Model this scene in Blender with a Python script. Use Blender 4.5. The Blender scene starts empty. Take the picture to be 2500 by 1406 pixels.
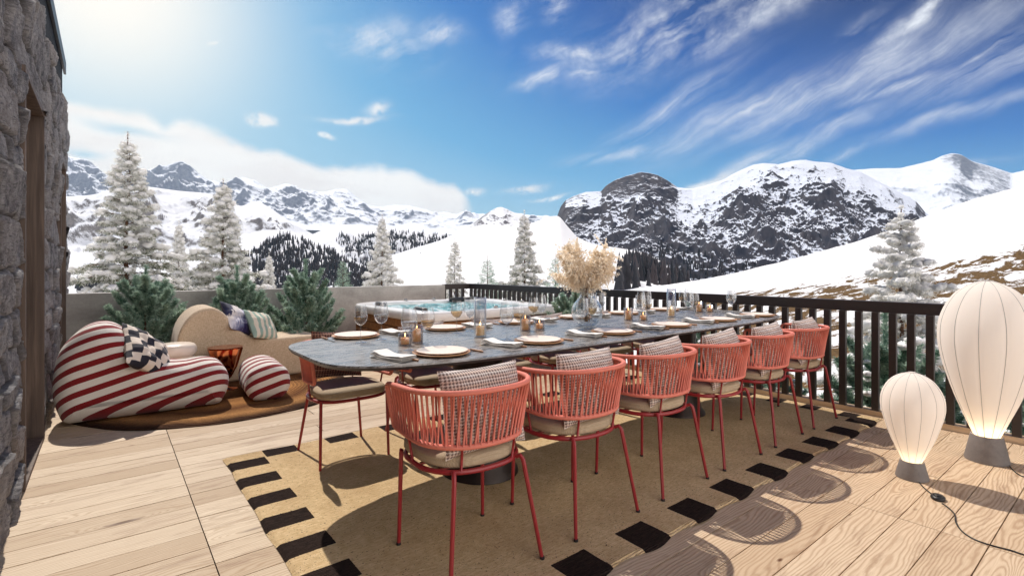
import bpy, math, random
import numpy as np
from mathutils import Vector, Matrix
S = bpy.context.scene
COL = S.collection
PI = math.pi
# ---- the viewpoint: X runs along the dining table, Y towards the rear wall, camera above the origin
EYE, FL, HZ, CX = 1.2, 1246.0, 654.0, 1250.0
FX, FY, RX, RY = .6213, .7836, .7836, -.6213

def at(px, d, py=None, z=None):
    """world point seen in column px of the reference at forward depth d"""
    l = d * (px - CX) / FL
    zz = EYE + (HZ - py) * d / FL if py is not None else z
    return Vector((FX * d + RX * l, FY * d + RY * l, zz))

# ------------------------------------------------------------------ objects
def tag(o, label=None, cat=None, group=None, kind=None):
    if label: o['label'] = label
    if cat: o['category'] = cat
    if group: o['group'] = group
    if kind: o['kind'] = kind
    return o

def empty(name, loc=(0, 0, 0), rz=0, label=None, cat=None, group=None):
    o = bpy.data.objects.new(name, None); COL.objects.link(o)
    o.location = loc; o.rotation_euler = (0, 0, rz); o.empty_display_size = .1
    return tag(o, label, cat, group)

def copy_tree(o, parent=None):
    c = o.copy(); COL.objects.link(c)
    if parent is not None: c.parent = parent
    for ch in list(o.children): copy_tree(ch, c)
    return c

def place(o, loc, rot=(0, 0, 0), label=None, scale=None):
    o.location = loc; o.rotation_euler = rot
    if label: o['label'] = label
    if scale: o.scale = scale if hasattr(scale, '__len__') else (scale,) * 3
    return o

def link(name, me, mat=None, parent=None, smooth=False):
    if mat: me.materials.append(mat)
    if smooth: me.polygons.foreach_set('use_smooth', [True] * len(me.polygons))
    o = bpy.data.objects.new(name, me); COL.objects.link(o)
    if parent is not None: o.parent = parent
    return o

def npmesh(name, V, F, mat=None, parent=None, smooth=False, attr=None):
    V = np.asarray(V, np.float32).reshape(-1, 3); F = np.asarray(F, np.int32)
    k = F.shape[1]
    me = bpy.data.meshes.new(name)
    me.vertices.add(len(V)); me.vertices.foreach_set('co', V.ravel())
    me.loops.add(F.size); me.loops.foreach_set('vertex_index', F.ravel())
    me.polygons.add(len(F)); me.polygons.foreach_set('loop_start', np.arange(0, F.size, k, dtype=np.int32))
    me.update(calc_edges=True)
    for n, a in (attr or {}).items():
        at_ = me.attributes.new(n, 'FLOAT', 'POINT'); at_.data.foreach_set('value', np.asarray(a, np.float32).ravel())
    me.validate()
    return link(name, me, mat, parent, smooth)

def gridF(n, m, wrap_u=False, wrap_v=False):
    i, j = np.meshgrid(np.arange(n if wrap_u else n - 1), np.arange(m if wrap_v else m - 1), indexing='ij')
    i2, j2 = (i + 1) % n, (j + 1) % m
    return np.stack([i * m + j, i2 * m + j, i2 * m + j2, i * m + j2], -1).reshape(-1, 4)

class MB:
    def __init__(s): s.v = []; s.f = []
    def add(s, V, F):
        b = len(s.v); s.v += [tuple(p) for p in V]; s.f += [tuple(int(i) + b for i in q) for q in F]
    def box(s, c, size, rot=None):
        x, y, z = [a / 2 for a in size]
        V = [Vector((sx * x, sy * y, sz * z)) for sx in (-1, 1) for sy in (-1, 1) for sz in (-1, 1)]
        if rot is not None: V = [rot @ v for v in V]
        V = [v + Vector(c) for v in V]
        s.add(V, [(0, 1, 3, 2), (4, 6, 7, 5), (0, 4, 5, 1), (2, 3, 7, 6), (0, 2, 6, 4), (1, 5, 7, 3)])
    def bx(s, x0, x1, y0, y1, z0, z1): s.box(((x0 + x1) / 2, (y0 + y1) / 2, (z0 + z1) / 2), (x1 - x0, y1 - y0, z1 - z0))
    def tube(s, pts, r, n=8, closed=False, flat=None):
        pts = [Vector(p) for p in pts]; N = len(pts)
        rr = r if hasattr(r, '__len__') else [r] * N
        V = []; up = None
        for i, p in enumerate(pts):
            a = pts[(i - 1) % N] if (closed or i > 0) else p
            b = pts[(i + 1) % N] if (closed or i < N - 1) else p
            t = (b - a).normalized()
            if up is None:
                up = Vector((0, 0, 1)) if abs(t.z) < .9 else Vector((1, 0, 0))
            x = t.cross(up)
            if x.length < 1e-4: x = t.cross(Vector((1, .3, 0)))
            x.normalize(); y = x.cross(t).normalized(); up = y
            for k in range(n):
                an = 2 * PI * k / n
                q = x * math.cos(an) * rr[i] + y * math.sin(an) * rr[i] * (flat or 1)
                V.append(p + q)
        F = gridF(N, n, closed, True).tolist()
        if not closed: F += [tuple(range(n))[::-1], tuple(range((N - 1) * n, N * n))]
        s.add(V, F)
    def lathe(s, prof, n=24, c=(0, 0, 0), axis=None):
        V = []
        for r, z in prof:
            for k in range(n):
                a = 2 * PI * k / n; V.append((c[0] + r * math.cos(a), c[1] + r * math.sin(a), c[2] + z))
        F = gridF(len(prof), n, False, True)[:, ::-1].tolist()
        if prof[0][0] > 1e-5: F.append(tuple(range(n))[::-1])
        if prof[-1][0] > 1e-5: F.append(tuple(range((len(prof) - 1) * n, len(prof) * n)))
        s.add(V, F)
    def build(s, name, mat=None, parent=None, smooth=False, bevel=0, sub=0, auto=None):
        me = bpy.data.meshes.new(name); me.from_pydata([tuple(v) for v in s.v], [], s.f); me.validate()
        o = link(name, me, mat, parent, smooth or bool(auto))
        if auto:
            try: me.set_sharp_from_angle(angle=math.radians(auto))
            except Exception: pass
        if bevel:
            b = o.modifiers.new('b', 'BEVEL'); b.width = bevel; b.segments = 2; b.limit_method = 'ANGLE'
        if sub:
            b = o.modifiers.new('s', 'SUBSURF'); b.levels = sub; b.render_levels = sub
        return o

# ------------------------------------------------------------------ numpy noise
def _h(ix, iy, seed):
    n = (ix.astype(np.int64) * 374761393 + iy.astype(np.int64) * 668265263 + seed * 974634777) & 0xffffffff
    n = ((n ^ (n >> 13)) * 1274126177) & 0xffffffff
    return ((n ^ (n >> 16)) & 0xffff) / 65535.0
def perlin(x, y, seed=0):
    x0, y0 = np.floor(x), np.floor(y); fx, fy = x - x0, y - y0
    u, v = fx * fx * fx * (fx * (fx * 6 - 15) + 10), fy * fy * fy * (fy * (fy * 6 - 15) + 10)
    def g(dx, dy):
        a = _h(x0 + dx, y0 + dy, seed) * 2 * PI
        return np.cos(a) * (fx - dx) + np.sin(a) * (fy - dy)
    return ((g(0, 0) * (1 - u) + g(1, 0) * u) * (1 - v) + (g(0, 1) * (1 - u) + g(1, 1) * u) * v) * 1.5
def fbm(x, y, oct=6, seed=0, gain=.5):
    a, s, t = 1., 0., 0.
    for i in range(oct):
        s = s + a * perlin(x, y, seed + i); t += a; a *= gain; x, y = x * 2.03 + 11.3, y * 2.03 - 7.1
    return s / t
def ridged(x, y, oct=7, seed=0, gain=.52):
    a, s, t, w = 1., 0., 0., 1.
    for i in range(oct):
        n = (1 - np.abs(perlin(x, y, seed + i)) * 1.7); n = np.clip(n, -1, 1); n = n * np.abs(n)
        s = s + a * n * w; t += a; w = np.clip(n * 1.3, .25, 1); a *= gain; x, y = x * 2.07 + 5.3, y * 2.07 + 9.1
    return s / t - .4
def sstep(a, b, x):
    t = np.clip((x - a) / (b - a), 0, 1); return t * t * (3 - 2 * t)

# ------------------------------------------------------------------ materials
class NT:
    def __init__(s, tree): s.t = tree; s.t.nodes.clear()
    def n(s, typ, ins=None, out=0, **props):
        nd = s.t.nodes.new(typ)
        for k, v in props.items(): setattr(nd, k, v)
        for k, v in (ins or {}).items():
            sock = nd.inputs[k]
            if isinstance(v, bpy.types.NodeSocket): s.t.links.new(v, sock)
            else:
                if sock.type == 'RGBA' and not hasattr(v, '__len__'): v = (v, v, v, 1)
                if sock.type == 'RGBA' and len(v) == 3: v = (*v, 1)
                sock.default_value = v
        return nd.outputs[out]
    def m(s, op, a, b=0, c=0, clamp=False): return s.n('ShaderNodeMath', {0: a, 1: b, 2: c}, operation=op, use_clamp=clamp)
    def vm(s, op, a, b=(0, 0, 0), out=0): return s.n('ShaderNodeVectorMath', {0: a, 1: b}, out, operation=op)
    def mix(s, f, a, b, mode='MIX'):
        return s.n('ShaderNodeMix', {0: f, 6: a, 7: b}, 2, data_type='RGBA', blend_type=mode)
    def ramp(s, f, stops, interp='LINEAR'):
        nd = s.t.nodes.new('ShaderNodeValToRGB'); s.t.links.new(f, nd.inputs[0])
        cr = nd.color_ramp; cr.interpolation = interp
        while len(cr.elements) < len(stops): cr.elements.new(.5)
        for e, (p, c) in zip(cr.elements, stops):
            e.position = p; e.color = (c, c, c, 1) if not hasattr(c, '__len__') else (*c[:3], 1)
        return nd.outputs[0]
    def mr(s, v, a, b, c=0., d=1., smooth=False):
        return s.n('ShaderNodeMapRange', {0: v, 1: a, 2: b, 3: c, 4: d}, clamp=True, interpolation_type='SMOOTHSTEP' if smooth else 'LINEAR')
    def noise(s, vec, scale=5, detail=4, rough=.55, dist=0, out=0): return s.n('ShaderNodeTexNoise', {'Vector': vec, 'Scale': scale, 'Detail': detail, 'Roughness': rough, 'Distortion': dist}, out)
    def map(s, vec, loc=(0, 0, 0), rot=(0, 0, 0), sc=(1, 1, 1)): return s.n('ShaderNodeMapping', {'Vector': vec, 'Location': loc, 'Rotation': rot, 'Scale': sc})
    def obj(s): return s.n('ShaderNodeTexCoord', out=3)
    def geo(s, k='Position'): 
        nd = s.t.nodes.new('ShaderNodeNewGeometry'); return nd.outputs[k]
    def xyz(s, v):
        nd = s.t.nodes.new('ShaderNodeSeparateXYZ'); s.t.links.new(v, nd.inputs[0]); return nd.outputs
    def comb(s, x, y, z): return s.n('ShaderNodeCombineXYZ', {0: x, 1: y, 2: z})
    def attr(s, name, out=2): return s.n('ShaderNodeAttribute', out=out, attribute_name=name)
    def bump(s, h, strength=.3, dist=.01): return s.n('ShaderNodeBump', {'Height': h, 'Strength': strength, 'Distance': dist})
    def bsdf(s, **k):
        k = {a.replace('_', ' '): b for a, b in k.items()}
        return s.n('ShaderNodeBsdfPrincipled', k)
    def out(s, sh, vol=None):
        o = s.t.nodes.new('ShaderNodeOutputMaterial'); s.t.links.new(sh, o.inputs[0])

def newmat(name):
    m = bpy.data.materials.new(name); m.use_nodes = True
    return m, NT(m.node_tree)

def srgb(r, g, b):
    return tuple(((c / 255) / 12.92 if c / 255 <= .04045 else ((c / 255 + .055) / 1.055) ** 2.4) for c in (r, g, b))

def plain(name, col, rough=.5, metal=0, nscale=20, namp=.15, bump=0, bscale=80, **kw):
    m, t = newmat(name); p = t.obj()
    nz = t.noise(p, nscale, 5)
    c = t.mix(nz, tuple(max(0, x * (1 - namp)) for x in col), tuple(min(1, x * (1 + namp)) for x in col))
    k = dict(Base_Color=c, Roughness=rough, Metallic=metal, **kw)
    if bump: k['Normal'] = t.bump(t.noise(p, bscale, 3), bump, .004)
    t.out(t.bsdf(**k)); return m
MAT = {}
# ------------------------------------------------------------------ material library
def mk_materials():
    M = MAT
    M['coral'] = plain('coral_rope', srgb(220, 126, 108), .7, nscale=60, namp=.14, bump=.3, bscale=500)
    M['redmetal'] = plain('red_powder_coat', srgb(150, 40, 44), .35, nscale=90, namp=.05)
    # ribbed beige seat fabric
    m, t = newmat('beige_seat_fabric'); p = t.obj()
    w = t.n('ShaderNodeTexWave', {'Vector': p, 'Scale': 45., 'Distortion': 1.2, 'Detail': 2.}, 1, bands_direction='Y')
    nz = t.noise(p, 260, 3)
    c = t.mix(nz, srgb(160, 140, 115), srgb(196, 178, 152))
    c = t.mix(t.m('MULTIPLY', w, .25), c, srgb(150, 130, 105))
    t.out(t.bsdf(Base_Color=c, Roughness=.9, Normal=t.bump(w, .4, .003))); M['seat'] = m
    # houndstooth pillow
    def weave(name, c1, c2, c3, sc):
        m, t = newmat(name); p = t.obj(); x = t.xyz(p)
        u = t.m('FRACT', t.m('MULTIPLY', x[0], sc)); v = t.m('FRACT', t.m('MULTIPLY', x[2], sc))
        a = t.m('LESS_THAN', u, .55); b = t.m('LESS_THAN', v, .55)
        dg = t.m('LESS_THAN', t.m('FRACT', t.m('MULTIPLY', t.m('ADD', x[0], x[2]), sc * 2)), .5)
        one = t.m('ADD', a, b)
        k = t.m('ADD', t.m('MULTIPLY', t.m('GREATER_THAN', one, 1.5), 1.), t.m('MULTIPLY', t.m('MULTIPLY', t.m('GREATER_THAN', one, .5), t.m('LESS_THAN', one, 1.5)), t.m('MULTIPLY', dg, .75)))
        row = t.m('LESS_THAN', t.m('FRACT', t.m('MULTIPLY', x[2], sc * .5)), .5)
        light = t.mix(row, c2, c3)
        c = t.mix(k, light, c1)
        bp = t.bump(t.m('ADD', t.m('MULTIPLY', u, v), t.noise(p, 300, 2)), .5, .003)
        t.out(t.bsdf(Base_Color=c, Roughness=.95, Normal=bp, Sheen_Weight=.2)); return m
    M['hound'] = weave('houndstooth_cloth', srgb(108, 86, 80), srgb(222, 198, 182), srgb(232, 220, 212), 80)
    M['brownweave'] = weave('brown_basket_weave_cloth', srgb(58, 28, 24), srgb(140, 95, 78), srgb(168, 128, 110), 60)
    # table top
    m, t = newmat('slate_table_top'); p = t.obj()
    n1 = t.noise(t.map(p, sc=(1.2, 5, 1)), 7, 8, .65, .6); n2 = t.noise(p, 2.2, 3)
    c = t.ramp(n1, [(.3, srgb(78, 73, 70)), (.45, srgb(116, 111, 107)), (.56, srgb(160, 156, 152)), (.7, srgb(114, 109, 105))])
    c = t.mix(t.m('MULTIPLY', n2, .4), c, srgb(60, 56, 54))
    r = t.mr(n1, .35, .65, .16, .42)
    t.out(t.bsdf(Base_Color=c, Roughness=r, Specular_IOR_Level=.9, Normal=t.bump(n1, .10, .003))); M['slate'] = m
    M['edge'] = plain('dark_table_edge', srgb(66, 60, 58), .4)
    M['bronze'] = plain('dark_bronze_pedestal', srgb(48, 38, 34), .38, .5, nscale=6, namp=.3)
    # concrete
    def conc(name, a, b, rough=.75):
        m, t = newmat(name); p = t.obj()
        n1 = t.noise(t.map(p, sc=(1, 1, 1.6)), 1.8, 9, .62, .4); n2 = t.noise(p, 38, 6, .7)
        vo = t.n('ShaderNodeTexVoronoi', {'Vector': p, 'Scale': 34.}, 0)
        pit = t.mr(vo, .03, .1, 0, 1)
        c = t.mix(t.mr(n1, .3, .7), a, b); c = t.mix(t.m('MULTIPLY', t.mr(n2, .45, .7), .35), c, tuple(x * .72 for x in a))
        c = t.mix(t.m('MULTIPLY', t.m('SUBTRACT', 1, pit), .4), c, tuple(x * .5 for x in a))
        t.out(t.bsdf(Base_Color=c, Roughness=rough, Normal=t.bump(t.m('ADD', n2, t.m('MULTIPLY', pit, .5)), .35, .006))); return m
    M['concrete'] = conc('smooth_concrete', srgb(142, 138, 134), srgb(200, 196, 190))
    M['darkconcrete'] = conc('grey_concrete_base', srgb(112, 106, 104), srgb(140, 134, 130), .6)
    M['rail'] = plain('charcoal_painted_rail', srgb(56, 48, 45), .42, nscale=30, namp=.2, bump=.15)
    # brown weathered timber (frames)
    def timber(name, a, b, axis=2, sc=30, rough=.7):
        m, t = newmat(name); p = t.obj()
        s = [sc, sc, sc]; s[axis] = 1.6
        n1 = t.noise(t.map(p, sc=tuple(s)), 1., 7, .6, .8)
        s2 = [9, 9, 9]; s2[axis] = .8
        n2 = t.noise(t.map(p, sc=tuple(s2)), 1., 4, .6, 1.5)
        c = t.mix(t.mr(n1, .3, .7), a, b); c = t.mix(t.m('MULTIPLY', t.mr(n2, .4, .7), .5), c, tuple(x * .6 for x in a))
        t.out(t.bsdf(Base_Color=c, Roughness=rough, Normal=t.bump(n1, .3, .004))); return m
    M['frame'] = timber('weathered_oak_frame', srgb(78, 64, 56), srgb(122, 104, 92))
    M['tubwood'] = timber('warm_cedar_slat', srgb(132, 84, 44), srgb(190, 134, 80), 0, 26, .55)
    M['tubwoody'] = timber('warm_cedar_post', srgb(132, 84, 44), srgb(190, 134, 80), 2, 26, .55)
    M['curb'] = timber('pale_kerb_board', srgb(196, 166, 132), srgb(222, 198, 166), 1, 24, .7)
    # deck boards
    m, t = newmat('larch_deck_boards'); p = t.obj(); bid = t.attr('board')
    off = t.comb(t.m('MULTIPLY', bid, 37.7), t.m('MULTIPLY', bid, 13.1), 0)
    q = t.vm('ADD', p, off); x = t.xyz(q)
    # knots: sparse cells that bend the grain round them
    vo = t.n('ShaderNodeTexVoronoi', {'Vector': t.map(q, sc=(1.1, 5.5, 0)), 'Scale': 1., 'Randomness': 1.}, 0)
    kn = t.mr(vo, 0, .34, 1, 0, True)
    warp = t.noise(t.map(q, sc=(1.0, 4.2, 0)), 1., 3, .5)
    warp2 = t.noise(t.map(q, sc=(9, 60, 0)), 1., 2, .5)
    ph = t.m('ADD', t.m('MULTIPLY', x[1], 380), t.m('ADD', t.m('MULTIPLY', warp, 84), t.m('MULTIPLY', kn, 44)))
    ph = t.m('ADD', ph, t.m('MULTIPLY', warp2, 3))
    g = t.m('MULTIPLY', t.m('ADD', t.m('SINE', ph), 1), .5)
    g = t.m('POWER', g, 2.2)
    fine = t.noise(t.map(q, sc=(6, 190, 0)), 1., 5, .7)
    base = t.mix(t.m('FRACT', t.m('MULTIPLY', bid, 7.31)), srgb(182, 160, 132), srgb(214, 196, 170))
    xs = t.xyz(p)
    east = t.mr(xs[0], .9, 3., 0, 1)                      # the boards past the rug are browner and more figured
    base = t.mix(t.m('MULTIPLY', east, .7), base, srgb(208, 182, 150))
    gc = t.mix(east, srgb(136, 106, 76), srgb(142, 104, 72))
    amp = t.mr(east, 0, 1, .34, .48)
    c = t.mix(t.m('MULTIPLY', g, amp), base, gc)
    c = t.mix(t.m('MULTIPLY', t.mr(fine, .42, .7), .3), c, srgb(150, 112, 80))
    blot = t.mr(t.noise(t.map(q, sc=(2.2, 11, 0)), 1., 6, .7, .6), .52, .72)
    c = t.mix(t.m('MULTIPLY', blot, .55), c, srgb(120, 84, 58))
    eye = t.mr(vo, .03, .12, 1, 0, True)
    c = t.mix(t.m('MULTIPLY', eye, .85), c, srgb(78, 46, 28))
    v2 = t.n('ShaderNodeTexVoronoi', {'Vector': t.map(q, loc=(3.3, 1.7, 0), sc=(3.1, 7.5, 0)), 'Scale': 1.}, 0); c = t.mix(t.m('MULTIPLY', t.mr(v2, .02, .085, 1, 0, True), t.mr(t.noise(q, .9, 2), .48, .6)), c, srgb(92, 58, 36))
    t.out(t.bsdf(Base_Color=c, Roughness=t.mr(g, 0, 1, .58, .72), Specular_IOR_Level=.35, Normal=t.bump(t.m('ADD', g, fine), .22, .003))); M['deck'] = m
    M['void'] = plain('dark_gap', (.02, .016, .012), .9)
    # rugs
    m, t = newmat('jute_rug'); p = t.obj(); a = t.attr('dark')
    w = t.n('ShaderNodeTexWave', {'Vector': p, 'Scale': 32., 'Distortion': 3., 'Detail': 2.}, 1, bands_direction='Y')
    n1 = t.noise(t.map(p, sc=(26, 90, 1)), 1., 6, .8); n2 = t.noise(p, 2.4, 7, .68); n3 = t.noise(p, 120, 2)
    tan = t.mix(t.mr(n1, .3, .7), srgb(186, 152, 106), srgb(240, 216, 174)); tan = t.mix(t.m('MULTIPLY', t.mr(n2, .42, .68), .4), tan, srgb(150, 114, 76))
    tan = t.mix(t.mr(n3, .66, .70), tan, srgb(66, 44, 30))
    dk = t.mix(t.mr(n1, .35, .75), srgb(26, 20, 18), srgb(66, 52, 46))
    e = t.m('ADD', a, t.m('MULTIPLY', t.m('SUBTRACT', n3, .5), .9))
    c = t.mix(t.mr(e, .44, .56), tan, dk)
    h = t.m('ADD', t.m('MULTIPLY', w, .6), t.m('ADD', n1, t.m('MULTIPLY', n3, .6)))
    t.out(t.bsdf(Base_Color=c, Roughness=1., Specular_IOR_Level=.1, Normal=t.bump(h, .9, .006))); M['rug'] = m
    m, t = newmat('round_braided_rug'); p = t.obj(); rr = t.vm('LENGTH', t.map(p, sc=(1, 1, 0)), out=1)
    n1 = t.noise(p, 90, 4, .7); n2 = t.noise(p, 2.6, 4)
    k = t.m('ADD', rr, t.m('MULTIPLY', t.m('SUBTRACT', n2, .5), .22))
    c = t.ramp(t.m('DIVIDE', k, 1.2), [(0, srgb(190, 136, 84)), (.3, srgb(140, 94, 58)), (.5, srgb(208, 150, 92)), (.66, srgb(126, 84, 54)), (.8, srgb(214, 158, 100)), (.93, srgb(84, 58, 42)), (1, srgb(42, 34, 30))])
    c = t.mix(t.m('MULTIPLY', t.mr(n1, .4, .7), .55), c, srgb(60, 38, 24))
    br = t.m('SINE', t.m('ADD', t.m('MULTIPLY', rr, 190), t.m('MULTIPLY', n2, 12))); c = t.mix(t.m('MULTIPLY', t.mr(br, -1, 1), .35), c, srgb(70, 44, 28))
    t.out(t.bsdf(Base_Color=c, Roughness=1., Specular_IOR_Level=.1, Normal=t.bump(t.m('ADD', br, t.m('MULTIPLY', n1, 2)), .9, .008))); M['roundrug'] = m
    # striped lounge fabric
    m, t = newmat('red_striped_fabric'); p = t.obj(); x = t.xyz(p)
    s = t.m('ADD', t.m('SUBTRACT', x[2], t.m('MULTIPLY', x[0], .3)), t.m('MULTIPLY', x[1], .62))
    fr = t.m('FRACT', t.m('DIVIDE', s, .098))
    k = t.m('LESS_THAN', fr, .46)
    knit = t.n('ShaderNodeTexWave', {'Vector': p, 'Scale': 60., 'Distortion': .6}, 1, bands_direction='X')
    nz = t.noise(p, 160, 3)
    c = t.mix(k, t.mix(nz, srgb(214, 206, 196), srgb(236, 230, 222)), t.mix(nz, srgb(112, 10, 16), srgb(142, 16, 22)))
    t.out(t.bsdf(Base_Color=c, Roughness=.92, Sheen_Weight=.15, Normal=t.bump(t.m('ADD', knit, nz), .35, .003))); M['stripe'] = m
    m, t = newmat('oatmeal_linen'); p = t.obj()
    n1 = t.noise(t.map(p, sc=(240, 240, 40)), 1., 3, .6); n2 = t.noise(t.map(p, sc=(30, 30, 260)), 1., 3, .6); n3 = t.noise(p, 4, 3)
    c = t.mix(t.mr(t.m('MULTIPLY', t.m('ADD', n1, n2), .5), .38, .62), srgb(178, 152, 124), srgb(222, 202, 174))
    c = t.mix(t.m('MULTIPLY', n3, .15), c, srgb(170, 144, 116))
    t.out(t.bsdf(Base_Color=c, Roughness=.95, Sheen_Weight=.2, Normal=t.bump(t.m('ADD', n1, n2), .4, .003))); M['linen'] = m
    # cushions on the loungers
    m, t = newmat('navy_checker_cloth'); p = t.obj(); x = t.xyz(t.vm('ADD', p, t.vm('MULTIPLY', t.noise(p, 7, 2, out=1), (.03, .03, .03))))
    a = t.m('FLOOR', t.m('MULTIPLY', x[0], 16)); b = t.m('FLOOR', t.m('MULTIPLY', t.m('ADD', x[2], t.m('MULTIPLY', a, .021)), 13))
    k = t.m('MODULO', t.m('ABSOLUTE', t.m('ADD', a, b)), 2)
    c = t.mix(t.m('GREATER_THAN', k, .5), srgb(226, 212, 196), srgb(22, 22, 38))
    t.out(t.bsdf(Base_Color=c, Roughness=.75, Sheen_Weight=.1, Normal=t.bump(t.noise(p, 18, 4), .5, .01))); M['checker'] = m
    m, t = newmat('navy_ikat_cloth'); p = t.obj(); x = t.xyz(p)
    n1 = t.noise(t.map(p, sc=(34, 1, 6)), 1., 4, .7); n2 = t.noise(p, 5, 3)
    k = t.m('ADD', t.m('MULTIPLY', x[0], 1.6), t.m('ADD', t.m('MULTIPLY', x[2], -1.2), t.m('MULTIPLY', n1, .55)))
    k = t.m('ADD', k, t.m('MULTIPLY', n2, .3))
    c = t.ramp(t.m('ADD', k, .1), [(.12, srgb(22, 26, 56)), (.22, srgb(40, 44, 84)), (.27, srgb(226, 216, 208)), (.48, srgb(200, 196, 206)), (.56, srgb(120, 124, 158)), (.68, srgb(52, 40, 98)), (.85, srgb(28, 22, 62)), (.9, srgb(220, 212, 206))])
    t.out(t.bsdf(Base_Color=c, Roughness=.9, Sheen_Weight=.2)); M['ikat'] = m
    m, t = newmat('sage_striped_cloth'); p = t.obj(); x = t.xyz(p)
    k = t.m('LESS_THAN', t.m('FRACT', t.m('DIVIDE', t.m('ADD', x[0], .4), .072)), .5)
    n1 = t.noise(p, 150, 3)
    c = t.mix(k, t.mix(n1, srgb(206, 194, 174), srgb(232, 222, 204)), srgb(150, 172, 158))
    t.out(t.bsdf(Base_Color=c, Roughness=.95, Normal=t.bump(n1, .3, .003))); M['sage'] = m
    M['cream'] = plain('cream_glazed_ceramic', srgb(228, 214, 198), .28, nscale=8, namp=.06)
    m, t = newmat('polished_copper'); p = t.obj()
    t.out(t.bsdf(Base_Color=t.mix(t.noise(p, 14, 3), srgb(190, 96, 54), srgb(226, 140, 92)), Metallic=1., Roughness=.12)); M['copper'] = m
    # table ware
    M['plate'] = plain('blush_stoneware', srgb(248, 230, 212), .35, nscale=12, namp=.05, bump=.05)
    M['charger'] = plain('tan_wood_charger', srgb(190, 142, 100), .45, nscale=25, namp=.18)
    M['napkin'] = plain('white_linen_napkin', srgb(236, 232, 226), .95, nscale=80, namp=.03, bump=.3, bscale=300)
    M['handle'] = plain('tan_cutlery_handle', srgb(168, 124, 92), .45)
    M['steel'] = plain('brushed_steel', srgb(176, 172, 168), .25, 1, nscale=60, namp=.1)
    def thin(name, tint, f0=.04, edge=.75, rough=.02, tr=1.):
        m, t = newmat(name)
        lw = t.n('ShaderNodeLayerWeight', {'Blend': .5}, 1)
        fac = t.m('ADD', t.m('MULTIPLY', t.m('POWER', lw, 2.6), edge), f0, clamp=True)
        sh = t.n('ShaderNodeMixShader', {0: fac, 1: t.n('ShaderNodeBsdfTransparent', {'Color': tint}), 2: t.n('ShaderNodeBsdfGlossy', {'Color': (1, 1, 1), 'Roughness': rough})})
        t.out(sh); return m
    M['glass'] = thin('clear_thin_glass', (.93, .935, .94), .10, 1.)
    M['smoke'] = thin('ribbed_smoky_glass', (.86, .80, .77), .12, .8, .12)
    M['vaseglass'] = thin('clear_vase_glass', (.9, .92, .93), .06, .9)
    M['wine'] = thin('pale_rose_wine', (.86, .72, .52), .06, .6)
    M['water'] = thin('still_water', (.93, .95, .96), .05, .7)
    m, t = newmat('candle_wax'); p = t.obj(); z = t.xyz(p)[2]
    t.out(t.bsdf(Base_Color=srgb(240, 210, 165), Roughness=.5, Subsurface_Weight=.3, Emission_Color=(1, .50, .16), Emission_Strength=.16)); M['wax'] = m
    m, t = newmat('candle_flame'); t.out(t.n('ShaderNodeEmission', {'Color': (1, .55, .18), 'Strength': 9.})); M['flame'] = m
    M['wick'] = plain('black_wick', (.02, .02, .02), .9)
    # lanterns
    m, t = newmat('white_balloon_fabric'); p = t.obj()
    c = srgb(234, 228, 221)
    sh = t.n('ShaderNodeAddShader', {0: t.n('ShaderNodeMixShader', {0: .42, 1: t.n('ShaderNodeBsdfDiffuse', {'Color': c}), 2: t.n('ShaderNodeBsdfTranslucent', {'Color': srgb(255, 246, 236)})}),
        1: t.n('ShaderNodeEmission', {'Color': (1, .94, .88), 'Strength': .06})})
    t.out(sh); M['balloon'] = m
    M['seam'] = plain('grey_seam_wire', srgb(186, 182, 178), .5)
    m, t = newmat('warm_bulb'); t.out(t.n('ShaderNodeEmission', {'Color': (1, .78, .50), 'Strength': 17.})); M['bulb'] = m
    M['black'] = plain('black_rubber', (.012, .012, .013), .45)
    # tub
    m, t = newmat('white_acrylic_shell'); p = t.obj(); n1 = t.noise(t.map(p, sc=(1, 3, 1)), 5, 6, .6, 1)
    t.out(t.bsdf(Base_Color=t.mix(t.mr(n1, .45, .7), srgb(240, 238, 235), srgb(228, 226, 224)), Roughness=.2)); M['shell'] = m
    m, t = newmat('turquoise_tub_water'); p = t.obj()
    n1 = t.noise(p, 5.5, 5, .62, 1.2); n2 = t.noise(p, 22, 4, .6, .6)
    foam = t.mr(n1, .52, .6)
    c = t.mix(t.mr(n1, .35, .55), srgb(28, 100, 108), srgb(112, 190, 190)); c = t.mix(foam, c, srgb(236, 242, 242))
    t.out(t.bsdf(Base_Color=c, Roughness=.08, Specular_IOR_Level=.6, Normal=t.bump(t.m('ADD', n1, t.m('MULTIPLY', n2, .4)), .7, .05))); M['tubwater'] = m
    # stone wall, cladding
    m, t = newmat('rubble_stone'); p = t.obj(); cell = t.attr('cell'); gap = t.attr('gap')
    n1 = t.noise(p, 9, 9, .7, .5); n2 = t.noise(p, 60, 5, .7); n3 = t.noise(t.map(p, sc=(1, 1, 4)), 14, 6, .7, 1.5)
    base = t.ramp(cell, [(0, srgb(98, 98, 104)), (.25, srgb(146, 143, 143)), (.45, srgb(114, 114, 120)), (.65, srgb(170, 160, 152)), (.8, srgb(92, 92, 98)), (1, srgb(184, 170, 158))])
    c = t.mix(t.mr(n1, .35, .68), base, srgb(208, 203, 200)); c = t.mix(t.m('MULTIPLY', t.mr(n3, .48, .66), .65), c, srgb(48, 48, 54))
    c = t.mix(t.m('MULTIPLY', t.mr(n2, .5, .75), .4), c, srgb(54, 50, 50))
    c = t.mix(gap, srgb(70, 62, 56), c)
    t.out(t.bsdf(Base_Color=c, Roughness=.92, Normal=t.bump(t.m('ADD', n1, t.m('ADD', t.m('MULTIPLY', n2, .5), n3)), 1., .035))); M['stone'] = m
    M['clad'] = plain('black_metal_cladding', srgb(46, 44, 48), .45, .3, nscale=10, namp=.2)
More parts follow.
